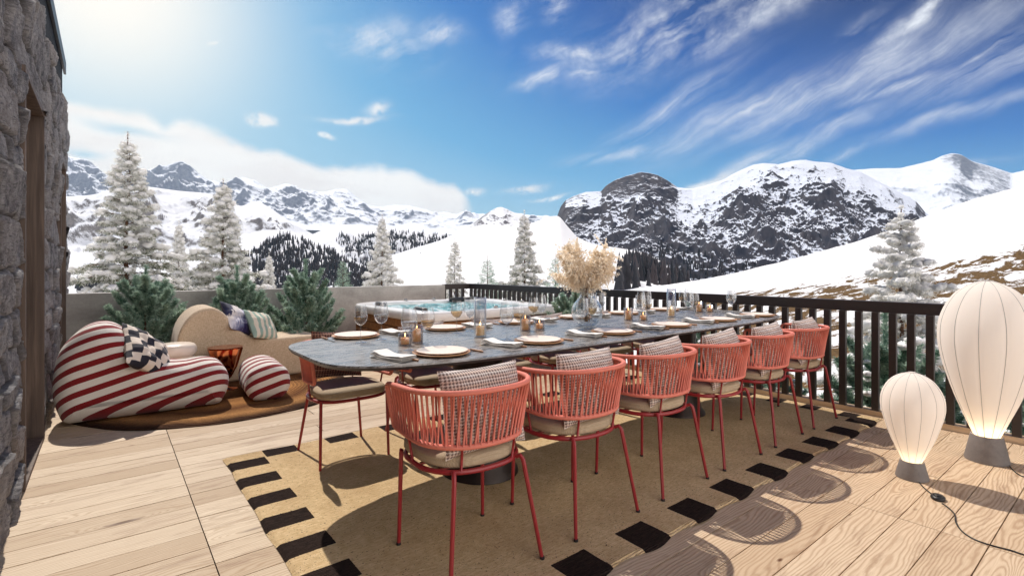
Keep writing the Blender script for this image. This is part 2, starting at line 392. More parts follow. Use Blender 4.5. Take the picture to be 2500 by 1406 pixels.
    m, t = newmat('dark_window_pane'); t.out(t.bsdf(Base_Color=(.03, .035, .04), Roughness=.04, Specular_IOR_Level=.8)); M['pane'] = m
    # vegetation
    def veg(name, a, b, rough=.7, sc=5, tr=.15):
        m, t = newmat(name); p = t.obj()
        n1 = t.noise(p, sc, 4, .6); rnd = t.attr('tint')
        c = t.mix(t.m('MULTIPLY', t.m('ADD', t.mr(n1, .35, .65), rnd), .5), a, b)
        d = t.bsdf(Base_Color=c, Roughness=rough)
        sh = t.n('ShaderNodeMixShader', {0: tr, 1: d, 2: t.n('ShaderNodeBsdfTranslucent', {'Color': c})})
        t.out(sh); return m
    M['needle'] = veg('blue_green_needles', srgb(70, 116, 98), srgb(208, 226, 206), sc=9, tr=.3)
    M['needlewarm'] = veg('olive_green_needles', srgb(46, 62, 38), srgb(118, 126, 86), sc=3)
    M['frost'] = veg('frosted_needles', srgb(206, 202, 186), srgb(248, 247, 243), sc=3, tr=.3)
    M['pampas'] = veg('dried_cream_plumes', srgb(252, 238, 216), srgb(255, 250, 240), .9, 30, .6)
    M['bark'] = plain('brown_bark', srgb(96, 66, 48), .9, nscale=18, namp=.4, bump=.6, bscale=40)
    M['twig'] = plain('dry_stem', srgb(150, 116, 84), .9)
    m, t = newmat('snow_cover'); p = t.obj(); n1 = t.noise(p, 14, 6, .6)
    t.out(t.bsdf(Base_Color=t.mix(n1, srgb(236, 234, 232), srgb(250, 249, 247)), Roughness=.7, Subsurface_Weight=.0, Normal=t.bump(n1, .5, .03))); M['snow'] = m
    m, t = newmat('tree_snow'); p = t.obj(); n1 = t.noise(p, 14, 6, .6); d = t.bsdf(Base_Color=t.mix(n1, srgb(238, 236, 233), srgb(251, 250, 248)), Roughness=.7, Normal=t.bump(n1, .6, .03))
    t.out(t.n('ShaderNodeMixShader', {0: .30, 1: d, 2: t.n('ShaderNodeBsdfTranslucent', {'Color': (.95, .95, .94)})})); M['treesnow'] = m
    m, t = newmat('far_conifers'); p = t.obj(); n1 = t.attr('tint')
    t.out(t.bsdf(Base_Color=t.mix(n1, (.012, .02, .03), (.06, .05, .055)), Roughness=.9)); M['forest'] = m
    # terrain: snow lies where it is flat, rock shows where it is steep
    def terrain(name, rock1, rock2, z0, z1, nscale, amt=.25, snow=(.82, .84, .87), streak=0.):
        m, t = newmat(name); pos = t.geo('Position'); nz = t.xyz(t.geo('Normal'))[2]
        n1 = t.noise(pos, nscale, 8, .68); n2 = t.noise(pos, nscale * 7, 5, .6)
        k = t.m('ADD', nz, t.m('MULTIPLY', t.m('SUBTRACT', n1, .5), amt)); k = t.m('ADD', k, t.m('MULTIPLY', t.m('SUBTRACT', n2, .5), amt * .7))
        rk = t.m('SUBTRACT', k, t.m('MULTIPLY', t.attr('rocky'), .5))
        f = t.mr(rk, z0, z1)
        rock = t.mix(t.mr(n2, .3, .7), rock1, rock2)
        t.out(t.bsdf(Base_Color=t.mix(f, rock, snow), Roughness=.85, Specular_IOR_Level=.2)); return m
    M['far'] = terrain('far_snow_mountain', (.15, .18, .24), (.28, .31, .36), .62, .82, .0055, .42, (.80, .85, .92))  # rock tinted blue: part of the distance haze is put into its colour
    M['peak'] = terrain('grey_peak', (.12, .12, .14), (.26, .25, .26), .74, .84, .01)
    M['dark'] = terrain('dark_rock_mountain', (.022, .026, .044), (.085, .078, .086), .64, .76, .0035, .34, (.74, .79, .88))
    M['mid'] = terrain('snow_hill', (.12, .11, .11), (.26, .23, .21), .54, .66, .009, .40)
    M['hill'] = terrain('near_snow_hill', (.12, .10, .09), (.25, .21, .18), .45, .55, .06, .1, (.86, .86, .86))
    # near slope with brown thawed grass
    m, t = newmat('snowy_meadow'); pos = t.geo('Position'); a = t.attr('grass')
    n1 = t.noise(t.map(pos, rot=(0, 0, -.6), sc=(.35, 1.2, 1)), .9, 9, .68, .5); n2 = t.noise(pos, 6, 8, .75); n3 = t.noise(pos, 40, 3)
    k = t.m('ADD', t.m('MULTIPLY', t.m('SUBTRACT', n1, .5), 2.4), a); k = t.m('ADD', k, t.m('MULTIPLY', t.m('SUBTRACT', n2, .5), .5))
    g = t.mix(t.mr(n2, .35, .65), srgb(66, 50, 32), srgb(138, 110, 72)); g = t.mix(t.mr(n3, .5, .7), g, srgb(46, 36, 24))
    f = t.mr(k, .47, .53)
    h = t.m('ADD', t.m('MULTIPLY', f, -.6), t.m('MULTIPLY', n2, .6))
    t.out(t.bsdf(Base_Color=t.mix(f, (.86, .855, .85), g), Roughness=.9, Specular_IOR_Level=.1, Normal=t.bump(h, .6, .08))); M['meadow'] = m
mk_materials()
M = MAT
rnd = random.Random(7); rng = np.random.default_rng(11)
# ------------------------------------------------------------------ deck floor
def deck():
    mb = MB(); ids = []
    PW = .1605
    x0, x1 = -.6, 4.86
    k = -22
    while True:
        y = 1.2500 + PW * k; k += 1
        if y > 7.32: break
        js = [x0]
        if y > 2.2: js += [.343]
        js += [2.978 if y < 2.2 else 2.978]
        if y < 2.2: js += [rnd.uniform(1.5, 2.7)] if rnd.random() < .6 else []
        else: js += [rnd.uniform(1.2, 2.2)] if rnd.random() < .5 else []
        if rnd.random() < .4: js += [rnd.uniform(3.7, 4.5)]
        js = sorted(js) + [x1]
        for a, b in zip(js, js[1:]):
            g = .0022
            dz = rnd.uniform(-.0006, .0006)
            mb.bx(a + (g if a > x0 else 0), b - g, y + .0024, y + PW - .0024, -.028, dz)
            ids += [rnd.random()] * 8
    o = mb.build('floor', M['deck'])
    at_ = o.data.attributes.new('board', 'FLOAT', 'POINT'); at_.data.foreach_set('value', np.array(ids, np.float32))
    tag(o, kind='structure')
    mb = MB(); mb.bx(-.6, 4.93, -2.4, 7.45, -.30, -.03); tag(mb.build('floor_slab', M['void']), kind='structure')
deck()
mb = MB(); y = -2.4
while y < 7.2:
    L = min(2.4, 7.25 - y); mb.bx(4.865, 4.955, y + .003, y + L - .003, -.03, .045); y += L
tag(mb.build('kerb_board', M['curb'], bevel=.004), 'pale timber kerb along the deck edge beneath the dark balusters', 'kerb')

# ------------------------------------------------------------------ chalet on the left
def chalet():
    root = empty('chalet', (-.34, 2.5, 0), 0, 'stone chalet wall with dark metal upper cladding and tall timber window reveals', 'house')
    L0 = Vector((-.34, 2.5, 0))
    y0, y1, z1 = -1.2, 7.68, 2.97
    ny, nz = 640, 214
    Y = np.linspace(y0, y1, ny)[:, None] + np.zeros((1, nz)); Z = np.linspace(-.02, z1, nz)[None, :] + np.zeros((ny, 1))
    # rubble stones: jittered points in courses
    pts = []; z = 0; r = random.Random(3)
    while z < z1 + .2:
        h = r.uniform(.13, .26); y = y0 - .3 + r.random() * .3
        while y < y1 + .3:
            w = r.uniform(.16, .52); pts.append((y + w / 2, z + h / 2 + r.uniform(-.04, .04), w, h * r.uniform(.9, 1.1), r.random(), r.random())); y += w
        z += h
    pts = np.array(pts)
    P = np.stack([(Y + .02 * perlin(Y * 6, Z * 6, 5)).ravel(), (Z + .022 * perlin(Y * 5, Z * 7, 9)).ravel()], -1)
    f1 = np.full(len(P), 9e9); f2 = f1.copy(); idx = np.zeros(len(P), int)
    for i, q in enumerate(pts):
        dd = (np.abs((P[:, 0] - q[0]) / (q[2] * .5)) ** 4 + np.abs((P[:, 1] - q[1]) / (q[3] * .5)) ** 4) ** .25
        b = dd < f1
        f2 = np.where(b, f1, np.minimum(f2, dd)); f1 = np.where(b, dd, f1); idx = np.where(b, i, idx)
    edge = sstep(.0, .26, f2 - f1)
    tilt = (pts[idx, 4] - .5) * (P[:, 0] - pts[idx, 0]) * .22 + (pts[idx, 5] - .5) * (P[:, 1] - pts[idx, 1]) * .5
    dx = edge * (.022 + .034 * pts[idx, 5]) + tilt * edge * .7 + .012 * fbm(P[:, 0] * 9, P[:, 1] * 9, 5, 3) + .006 * fbm(P[:, 0] * 40, P[:, 1] * 40, 3, 8)
    X = (-.392 + dx).reshape(ny, nz)
    X[:, -1] -= .06
    V = np.stack([X, Y, Z], -1)
    F = gridF(ny, nz)
    yc = Y[:-1, :-1].ravel() + .007; zc = Z[:-1, :-1].ravel()
    w1 = (yc > 3.78) & (yc < 4.86) & (zc < 2.25); w2 = (yc > 6.5) & (yc < 7.24) & (zc < 2.24)
    F = F[~(w1 | w2)]
    o = npmesh('wall', V.reshape(-1, 3) - np.array(L0), F, M['stone'], root, True, {'cell': pts[idx, 4], 'gap': edge})
    # end return and core
    mb = MB()
    mb.bx(-4.5, -.47, y0, 3.70, 0, z1 - .03); mb.bx(-4.5, -.47, 4.9, 6.46, 0, z1 - .03); mb.bx(-4.5, -.41, 7.28, 7.66, 0, z1 - .03)
    mb.bx(-4.5, -.47, 3.70, 4.9, 2.28, z1 - .03); mb.bx(-4.5, -.47, 6.46, 7.28, 2.27, z1 - .03); mb.bx(-4.5, -.62, 3.7, 4.9, 0, 2.27); mb.bx(-4.5, -.62, 6.46, 7.28, 0, 2.26)
    c = mb.build('wall_core', M['stone'], root); c.location = -L0
    # cladding with standing seams
    mb = MB(); mb.bx(-4.5, -.405, y0, 7.66, z1 - .03, 3.46)
    yy = y0
    while yy < 7.6: mb.bx(-.405, -.393, yy, yy + .014, z1 - .05, 3.46); yy += .085
    c = mb.build('cladding', M['clad'], root); c.location = -L0
    mb = MB(); mb.bx(-4.6, -.375, y0 - .1, 7.72, 3.46, 3.53); mb.bx(-.39, -.368, y0 - .1, 7.725, 3.40, 3.535)
    c = mb.build('roof', M['clad'], root); c.location = -L0
    for (a, b, h) in ((3.78, 4.86, 2.25), (6.5, 7.24, 2.24)):
        mb = MB()
        for yj in (a, b - .035): mb.bx(-.58, -.345, yj, yj + .035, 0, h)
        mb.bx(-.58, -.343, a - .01, b + .01, h, h + .04)
        mb.bx(-.58, -.346, a + .035, b - .035, -.0, .025)
        mb.bx(-.545, -.51, a + .035, a + .085, .03, h - .005); mb.bx(-.545, -.51, b - .085, b - .036, .03, h - .005)
        mb.bx(-.545, -.51, a + .09, b - .09, h - .06, h - .005); mb.bx(-.545, -.51, a + .09, b - .09, .03, .08)
        fr = mb.build('window_frame', M['frame'], root, bevel=.003); fr.location = -L0
        mb = MB(); mb.bx(-.535, -.525, a + .085, b - .085, .08, h - .06)
        mb.build('pane', M['pane'], fr)
chalet()

# ------------------------------------------------------------------ rear parapet and railing
mb = MB(); mb.bx(-.36, 4.37, 7.29, 7.44, 0, .92)
tag(mb.build('parapet_wall', M['concrete'], bevel=.006), 'smooth grey concrete parapet wall behind the small spruces and tub', 'wall')
def railing():
    root = empty('deck_railing', (4.9, 3.6, 0), 0, 'charcoal timber railing with square balusters along the deck edge', 'railing')
    O = Vector((4.9, 3.6, 0))
    mb = MB(); mb.bx(4.875, 4.945, -2.2, 7.40, .842, .93)
    o = mb.build('handrail', M['rail'], root, bevel=.004); o.location = -O
    mb = MB(); mb.bx(4.372, 4.873, 7.33, 7.40, .842, .93)
    o = mb.build('handrail', M['rail'], root, bevel=.004); o.location = -O
    mb = MB(); mb.box((0, 0, .42), (.04, .05, .842)); bal = mb.build('baluster', M['rail'], root, bevel=.003)
    ys = []; y = 1.766 - .1175 * 33
    while y < 7.36: ys.append(y); y += .1175
    first = True
    for y in ys:
        b = bal if first else bal.copy()
        if not first: COL.objects.link(b)
        first = False; b.parent = root; b.location = (4.888 - O.x, y - O.y, 0)
    for x in (4.40, 4.52, 4.64, 4.76):
        b = bal.copy(); COL.objects.link(b); b.parent = root; b.location = (x - O.x, 7.36 - O.y, 0)
railing()

# ------------------------------------------------------------------ rugs
def rect_rug():
    x0, x1, y0, y1 = .565, 4.80, 1.335, 3.62
    nx, ny = 760, 400
    X, Y = np.meshgrid(np.linspace(x0, x1, nx), np.linspace(y0, y1, ny), indexing='ij')
    n = .35 * .006
    D = np.zeros_like(X)
    # stepped dark blocks along the four borders
    def blk(a, b, c, d): 
        nonlocal D
        w = .004
        D = np.maximum(D, sstep(a - w, a + w, X) * (1 - sstep(b - w, b + w, X)) * sstep(c - w, c + w, Y) * (1 - sstep(d - w, d + w, Y)))
    for i in range(-3, 8):
        a = 1.775 + .387 * i
        if a > .78: blk(a, a + .19, y0 - .1, 1.503)
    for i in range(0, 10): 
        a = .785 + .398 * i
        blk(a, a + .20, 3.47, 3.7)
    for i in range(-3, 4):
        a = 2.485 + .287 * i + (.0 if i < 0 else 0)
        blk(x0 - .1, .775, a, a + .142)
        blk(4.62, x1 + .1, a - .145, a - .02)
    wv = .010 * perlin(X * 3.1, X * 0 + 4.2, 2); wu = .010 * perlin(Y * 3.4, Y * 0 + 8, 3)
    ex = np.minimum(X - x0, x1 - X); ey = np.minimum(Y - y0, y1 - Y); e = np.minimum(ex, ey)
    Z = .004 + .010 * sstep(0, .02, e) + .006 * fbm(X * 2.6, Y * 2.6, 4, 4) + .0035 * sstep(0, 1, D) * 0
    Z += .004 * np.exp(-e / .05) * np.clip(perlin(X * 2.7, Y * 2.7, 31) * 2, 0, 1)
    wx = wu * np.exp(-ex / .15); wy = wv * np.exp(-ey / .15) + .012 * np.sin(X * 16.2) * np.exp(-ey / .03) * (Y < 2) 
    V = np.stack([X + wx, Y + wy, Z], -1).reshape(-1, 3)
    o = npmesh('patterned_rug', V, gridF(nx, ny), M['rug'], None, True, {'dark': D})
    tag(o, 'flat tan jute rug with dark brown block border under the dining table', 'rug')
rect_rug()
def round_rug():
    cx, cy, R = .87, 5.62, 1.17
    mb = MB(); n = 160
    root_prof = [(0.001, .016), (.3, .017), (.6, .016), (.9, .017), (1.10, .016), (1.15, .013), (1.17, .006), (1.172, .0015)]
    V = []; 
    for r, z in root_prof:
        for k in range(n):
            a = 2 * PI * k / n; rr = r * (1 + .008 * math.sin(5 * a) + .005 * math.sin(11 * a + 1) + (.003 * rnd.random() if r > 1.1 else 0))
            V.append((rr * math.cos(a), rr * math.sin(a), z + .0015 * math.sin(9 * a + r * 8)))
    o = npmesh('round_rug', V, gridF(len(root_prof), n, False, True), M['roundrug'], None, True)
    o.location = (cx, cy, 0)
    tag(o, 'round braided rug in rust and dark brown under the striped lounger', 'rug')
round_rug()

# ------------------------------------------------------------------ dining table
TZ = .79
def table():
    cx, cy, a, b, n = 2.715, 2.50, 1.995, .615, 4.6
    root = empty('dining_table', (cx, cy, 0), 0, 'long dark slate dining table with rounded corners on two flared pedestals', 'table')
    N = 160; ring = []
    for k in range(N):
        t = 2 * PI * k / N; c, s_ = math.cos(t), math.sin(t)
        ring.append((a * math.copysign(abs(c) ** (2 / n), c), b * math.copysign(abs(s_) ** (2 / n), s_)))
    def slab(z0, z1, ins0, ins1):
        V = []
        for z, ins in ((z0, ins0), (z1, ins1)):
            for x, y in ring: V.append((x * (1 - ins / a), y * (1 - ins / b), z))
        F = [(k, (k + 1) % N, (k + 1) % N + N, k + N) for k in range(N)] + [tuple(range(N))[::-1], tuple(range(N, 2 * N))]
        return V, F
    mb = MB(); mb.add(*slab(TZ - .008, TZ, .0, .002)); mb.build('tabletop', M['slate'], root)
    mb = MB(); mb.add(*slab(TZ - .022, TZ - .0085, .010, .002)); mb.build('table_edge', M['edge'], root)
    for dx in (-.99, .99):
        mb = MB(); n_ = 40
        prof = [(.225, .016), (.222, .03), (.20, .06), (.178, .16), (.158, .32), (.146, .5), (.14, .65), (.138, TZ - .03)]
        V = []
        for r, z in prof:
            for k in range(n_):
                t = 2 * PI * k / n_
                V.append((dx + r * math.cos(t), r * 1.15 * math.sin(t), z))
        mb.add(V, gridF(len(prof), n_, False, True)[:, ::-1].tolist() + [tuple(range(n_))[::-1], tuple(range((len(prof) - 1) * n_, len(prof) * n_))])
        mb.build('pedestal', M['bronze'], root, auto=50)
table()

# ------------------------------------------------------------------ rope chair
def u_curve(w, yr, yf, n, kr=2.3):
    """U seen from above: from the right arm front, round the back, to the left arm front"""
    out = []
    ns = max(2, n // 6)
    for i in range(ns): out.append((w, yf * (1 - i / ns)))
    m = n - 2 * ns
    for i in range(m + 1):
        t = PI * i / m; c, s_ = math.cos(t), math.sin(t)
        out.append((w * math.copysign(abs(c) ** (2 / kr), c), -yr * abs(s_) ** (2 / kr)))
    for i in range(1, ns + 1): out.append((-w, yf * i / ns))
    return out
def resample(p, n):
    p = np.array(p, float); d = np.r_[0, np.cumsum(np.linalg.norm(np.diff(p, axis=0), axis=1))]
    t = np.linspace(0, d[-1], n); return np.stack([np.interp(t, d, p[:, k]) for k in range(p.shape[1])], -1)

def seat_outline(w, d, n=48, kk=3.2, kb=2.3):
    o = []
    for i in range(n):
        t = 2 * PI * i / n; c, s_ = math.cos(t), math.sin(t); k = kb if s_ < 0 else kk
        o.append((w * math.copysign(abs(c) ** (2 / k), c), d * math.copysign(abs(s_) ** (2 / k), s_)))
    return o
def make_chair():
    root = empty('rope_chair', (0, 0, 0), 0, 'coral rope chair', 'chair', 'coral rope dining chairs')
    zr = .405
    ol = seat_outline(.222, .205)
    mb = MB(); mb.tube([(x, y, zr) for x, y in ol], .0105, 8, True)
    mb.box((0, .0, zr - .004), (.40, .015, .008)); mb.box((0, -.1, zr - .004), (.40, .015, .008)); mb.box((0, .1, zr - .004), (.40, .015, .008))
    mb.build('seat_frame', M['redmetal'], root, auto=40)
    # legs: leave the ring, bend over and run down to the foot
    for sx in (-1, 1):
        for back in (1, 0):
            if back: top = Vector((sx * .15, -.178, zr)); foot = Vector((sx * .214, -.268, 0.0)); ou = Vector((sx * .012, -.026, .004))
            else: top = Vector((sx * .205, .165, zr)); foot = Vector((sx * .214, .178, 0.0)); ou = Vector((sx * .002, .003, .0))
            p = [top, top + ou * .6 + Vector((0, 0, .006)), top + ou * 1.05 + Vector((0, 0, -.008)), top + ou * 1.25 + Vector((0, 0, -.03))]
            e = p[-1]
            for i in range(1, 6): p.append(e.lerp(foot, i / 5))
            mb = MB(); mb.tube(p, [.0095] * 4 + [.0095, .009, .0088, .0085, .0082], 8)
            lg = mb.build('leg', M['redmetal'], root, auto=40)
            mb = MB(); mb.lathe([(.0098, .001), (.0105, .004), (.0098, .012)], 8, (foot.x, foot.y, 0)); mb.build('foot_cap', M['black'], lg)
    # back frame: one closed loop, upper rim leaning out, lower rim tucked in
    up = resample(u_curve(.268, .262, .150, 60), 70); lo = resample(u_curve(.240, .226, .135, 60), 70)
    def ztop(i): 
        s_ = abs(i / 69 - .5) * 2; return .722 - .020 * s_ ** 2
    U = [Vector((up[i][0], up[i][1], ztop(i))) for i in range(70)]; Lw = [Vector((lo[i][0], lo[i][1], .505 + .012 * (abs(i / 69 - .5) * 2) ** 2)) for i in range(70)]
    def corner(a, b, prev_a, prev_b):
        da = (a - prev_a).normalized(); db = (b - prev_b).normalized()
        r = .03; out = []
        A = a + da * r; B = b + db * r
        for t in (.25, .5, .75):   # quarter bend at the top
            out.append(a * (1 - t) ** 2 + A * 2 * t * (1 - t) + (A.lerp(B, .18)) * t * t)
        out.append(A.lerp(B, .3)); out.append(A.lerp(B, .5)); out.append(A.lerp(B, .7))
        for t in (.25, .5, .75):
            out.append((A.lerp(B, .82)) * (1 - t) ** 2 + B * 2 * t * (1 - t) + b * t * t)
        return out
    loop = U + corner(U[-1], Lw[-1], U[-2], Lw[-2]) + Lw[::-1] + corner(Lw[0], U[0], Lw[1], U[1])
    arr = resample(loop + [loop[0]], 421)[:-1]
    rad = [.0122 if i % 2 else .0108 for i in range(420)]        # rope wound round the tube
    mb = MB(); mb.tube([tuple(p) for p in arr], rad, 7, True); mb.build('back_frame', M['coral'], root, smooth=True)
    # rope cords, in slightly crossing pairs
    mb = MB(); r = random.Random(5); n = 88
    for i in range(n):
        f = (i + .5) / n; fa = f * 69; off = (1.0 if i % 2 else -.55) + r.uniform(-.35, .35)
        fb = min(max(fa + off, 0), 69)
        a = U[int(fa)].lerp(U[min(69, int(fa) + 1)], fa % 1); b = Lw[int(fb)].lerp(Lw[min(69, int(fb) + 1)], fb % 1)
        outw = Vector((a.x, a.y + .02, 0)).normalized() * (.006 if i % 2 else -.004)
        mb.tube([a + outw, a.lerp(b, .5) + outw * .6, b + outw], .0041, 6)
    mb.build('rope_weave', M['coral'], root, smooth=True)
    mb = MB()
    for sx, y in ((-.12, -.185), (.12, -.185), (-.222, .02), (.222, .02)):
        q = Vector((sx * 1.03, y * 1.08, .505)); 
        if y > 0: q = Vector((math.copysign(.238, sx), .03, .51))
        mb = MB(); mb.tube([(sx, y, zr), tuple(q)], .0055, 6); mb.build('back_support', M['redmetal'], root, smooth=True)
    # seat cushion
    N = 56; prof = [(0.001, .470), (.6, .470), (.85, .469), (.95, .464), (.99, .456), (1.0, .449), (.985, .444), (1.0, .440), (1.0, .428), (.97, .418), (.9, .416), (.001, .416)]
    oc = seat_outline(.213, .205, N, 4.5, 2.5)
    V = [(x * k, y * k + .006, z) for k, z in prof for x, y in oc]
    npmesh('seat_cushion', V, gridF(len(prof), N, False, True)[:, ::-1], M['seat'], root, True)
    return root
def make_pillow(name, w, h, th, mat, label, cat='pillow', group=None, pin=.09, seed=0, piping=False):
    n = 34; u = np.linspace(-1, 1, n); U, V = np.meshgrid(u, u, indexing='ij')
    X = U * w / 2 * (1 - pin * (1 - V ** 2)); Z = V * h / 2 * (1 - pin * (1 - U ** 2))
    T = th / 2 * ((1 - np.abs(U) ** 2.6) * (1 - np.abs(V) ** 2.6)) ** .55
    wr = .10 * th * fbm(U * 1.7 + seed, V * 1.7, 4, seed) * (1 - np.abs(U * V)) + .05 * th * perlin(U * 5 + seed, V * 4, seed + 3)
    T1 = T * (1 + .25 * perlin(U * 1.3 + seed, V * 1.3, seed + 9)) + wr * (T > 0)
    T2 = T * (1 + .2 * perlin(U * 1.1, V * 1.4 + seed, seed + 2))
    A = np.stack([X, -T1, Z], -1); B = np.stack([X, T2, Z], -1)
    F = gridF(n, n); Vv = np.concatenate([A.reshape(-1, 3), B.reshape(-1, 3)])
    F = np.concatenate([F, F[:, ::-1] + n * n])
    me_o = npmesh(name, Vv, F, mat, None, True)
    return tag(me_o, label, cat, group)

chair0 = make_chair()
ordn = ['first', 'second', 'third', 'fourth', 'fifth', 'sixth']
used = False
pill_mesh = None
for i in range(6):
    x = 1.187 + .621 * i
    c = chair0 if i == 0 else copy_tree(chair0)
    nm = ['nearest coral rope chair, its back to us at the front corner of the table', 'coral rope chair second from the front in the near row',
          'coral rope chair third from the front in the near row', 'coral rope chair fourth from the front in the near row',
          'coral rope chair fifth from the front in the near row', 'coral rope chair at the far end of the near row, beside the railing'][i]
    place(c, (x, 1.832, .013 if x < 4.6 else 0), (0, 0, math.radians([-2, 0, 1, -1, 1, 0][i])), nm)
    pl = make_pillow('throw_pillow', .385, .34, .155, M['hound'], ['houndstooth pillow in the nearest chair', 'houndstooth pillow in the second chair of the near row', 'houndstooth pillow in the third chair of the near row', 'houndstooth pillow in the fourth chair of the near row', 'houndstooth pillow in the fifth chair of the near row', 'houndstooth pillow in the last near row chair, by the railing'][i], 'pillow', 'houndstooth chair pillows', .07, 3 + i) if i < 2 else pill0.copy()
    if i == 1: pill0 = pl
    if i >= 2: COL.objects.link(pl)
    place(pl, (x + .012, 1.832 - .130, .634), (math.radians(-10), math.radians([-1, 0, -3, -4, -3, -2][i]), math.radians([-2, 1, 2, 1, 0, 1][i])), ['houndstooth pillow leaning in the nearest chair', 'houndstooth pillow leaning in the second chair of the near row', 'houndstooth pillow leaning in the third chair of the near row', 'houndstooth pillow leaning in the fourth chair of the near row', 'houndstooth pillow leaning in the fifth chair of the near row', 'houndstooth pillow leaning in the last near row chair, by the railing'][i])
for i in range(6):
    x = 1.19 + .615 * i
    c = copy_tree(chair0)
    place(c, (x, 3.215, .0), (0, 0, PI + math.radians([0, 1, -1, 1, 0, 0][i])), ['coral rope chair at the left end of the far side, its beige seat facing us', 'coral rope chair second from the left on the far side of the table', 'coral rope chair third from the left on the far side of the table', 'coral rope chair fourth from the left on the far side of the table', 'coral rope chair fifth from the left on the far side of the table', 'coral rope chair last on the far side of the table, nearest the railing'][i])
    if i == 0: pl = make_pillow('throw_pillow', .36, .33, .12, M['brownweave'], 'x', 'pillow', 'chair pillows on the far side', .08, 21)
    else: pl = pill0.copy(); COL.objects.link(pl); pl['group'] = 'chair pillows on the far side'
    place(pl, (x, 3.215 + .145, .63), (math.radians(11), math.radians([2, -3, 3, -2, 2, 0][i]), math.radians([-3, 2, -2, 1, 0, 2][i])), ['dark brown woven pillow in the left end chair of the far side', 'checked pillow in the second chair from the left on the far side', 'checked pillow in the third chair from the left on the far side', 'checked pillow in the fourth chair from the left on the far side', 'checked pillow in the fifth chair from the left on the far side', 'checked pillow in the last far side chair, nearest the railing'][i])
# ------------------------------------------------------------------ table settings
def make_plate():
    mb = MB(); mb.lathe([(.001, .006), (.085, .006), (.105, .0075), (.121, .012), (.1225, .014), (.121, .0155), (.104, .0105), (.09, .0092), (.001, .009)], 56)
    return tag(mb.build('dinner_plate', M['plate'], smooth=True), 'x', 'plate', 'cream dinner plates')
def make_charger():
    mb = MB(); mb.lathe([(.001, .0005), (.10, .0005), (.118, .002), (.137, .010), (.1385, .0125), (.137, .0145), (.118, .0075), (.10, .0055), (.001, .0055)], 56)
    return tag(mb.build('charger_plate', M['charger'], smooth=True), 'x', 'charger plate', 'tan charger plates')
def make_napkin():
    # three folds of cloth: an S in section across the width, run along the length
    prof = []
    def arc(cx, cz, r, a0, a1, n=6): return [(cx + r * math.cos(a0 + (a1 - a0) * i / n), cz + r * math.sin(a0 + (a1 - a0) * i / n)) for i in range(n + 1)]
    w = .047; prof = [(-w, .0022)] + arc(w - .004, .0048, .0026, -PI / 2, PI / 2) + arc(-w + .006, .0100, .0026, -PI / 2 , -3 * PI / 2)
    prof += arc(w - .002, .0152, .0026, -PI / 2, PI / 2) + [(-w + .004, .0185)]
    P = resample(prof, 60); n = 18; V = []
    for side in (0, 1):
        for j in range(n):
            t = j / (n - 1); y = (t - .5) * .225
            for i, (x, z) in enumerate(P):
                wob = .003 * math.sin(t * 5 + i * .08) + .0012 * math.sin(t * 17)
                q = z * (1 + .5 * math.exp(-((t - .93) / .14) ** 2) + .25 * math.exp(-((t - .03) / .1) ** 2) + .15 * math.sin(t * 9)) 
                V.append((x * (1 - .10 * t) + .006 * t + wob * .6, y, max(q + (0.0016 if side else 0), .0006)))
    nn = n * len(P); F = gridF(n, len(P)).tolist(); F += [tuple(q[::-1]) for q in (gridF(n, len(P)) + nn).tolist()]
    mb = MB(); mb.add(V, F)
    return tag(mb.build('napkin', M['napkin'], smooth=True), 'x', 'napkin', 'folded white napkins')
def make_knife():
    root = empty('table_knife', (0, 0, 0), 0, 'x', 'knife', 'table knives')
    mb = MB(); mb.tube([(0, -.105, .005), (0, -.1, .005), (0, -.03, .005), (0, -.005, .005)], [.003, .0055, .0048, .004], 8); mb.build('handle', M['handle'], root, smooth=True)
    mb = MB(); mb.box((0, .05, .004), (.013, .11, .0016)); mb.build('blade', M['steel'], root, bevel=.0005); return root
def make_fork():
    root = empty('table_fork', (0, 0, 0), 0, 'x', 'fork', 'table forks')
    mb = MB(); mb.tube([(0, -.105, .005), (0, -.1, .005), (0, -.03, .005), (0, -.005, .005)], [.003, .0055, .0048, .004], 8); mb.build('handle', M['handle'], root, smooth=True)
    mb = MB(); mb.tube([(0, -.006, .005), (0, .05, .006)], .0022, 6)
    mb.box((0, .062, .006), (.02, .024, .0018))
    for k in range(4): mb.box((-.0078 + .0052 * k, .092, .0065), (.0024, .042, .0018))
    mb.build('tines', M['steel'], root); return root
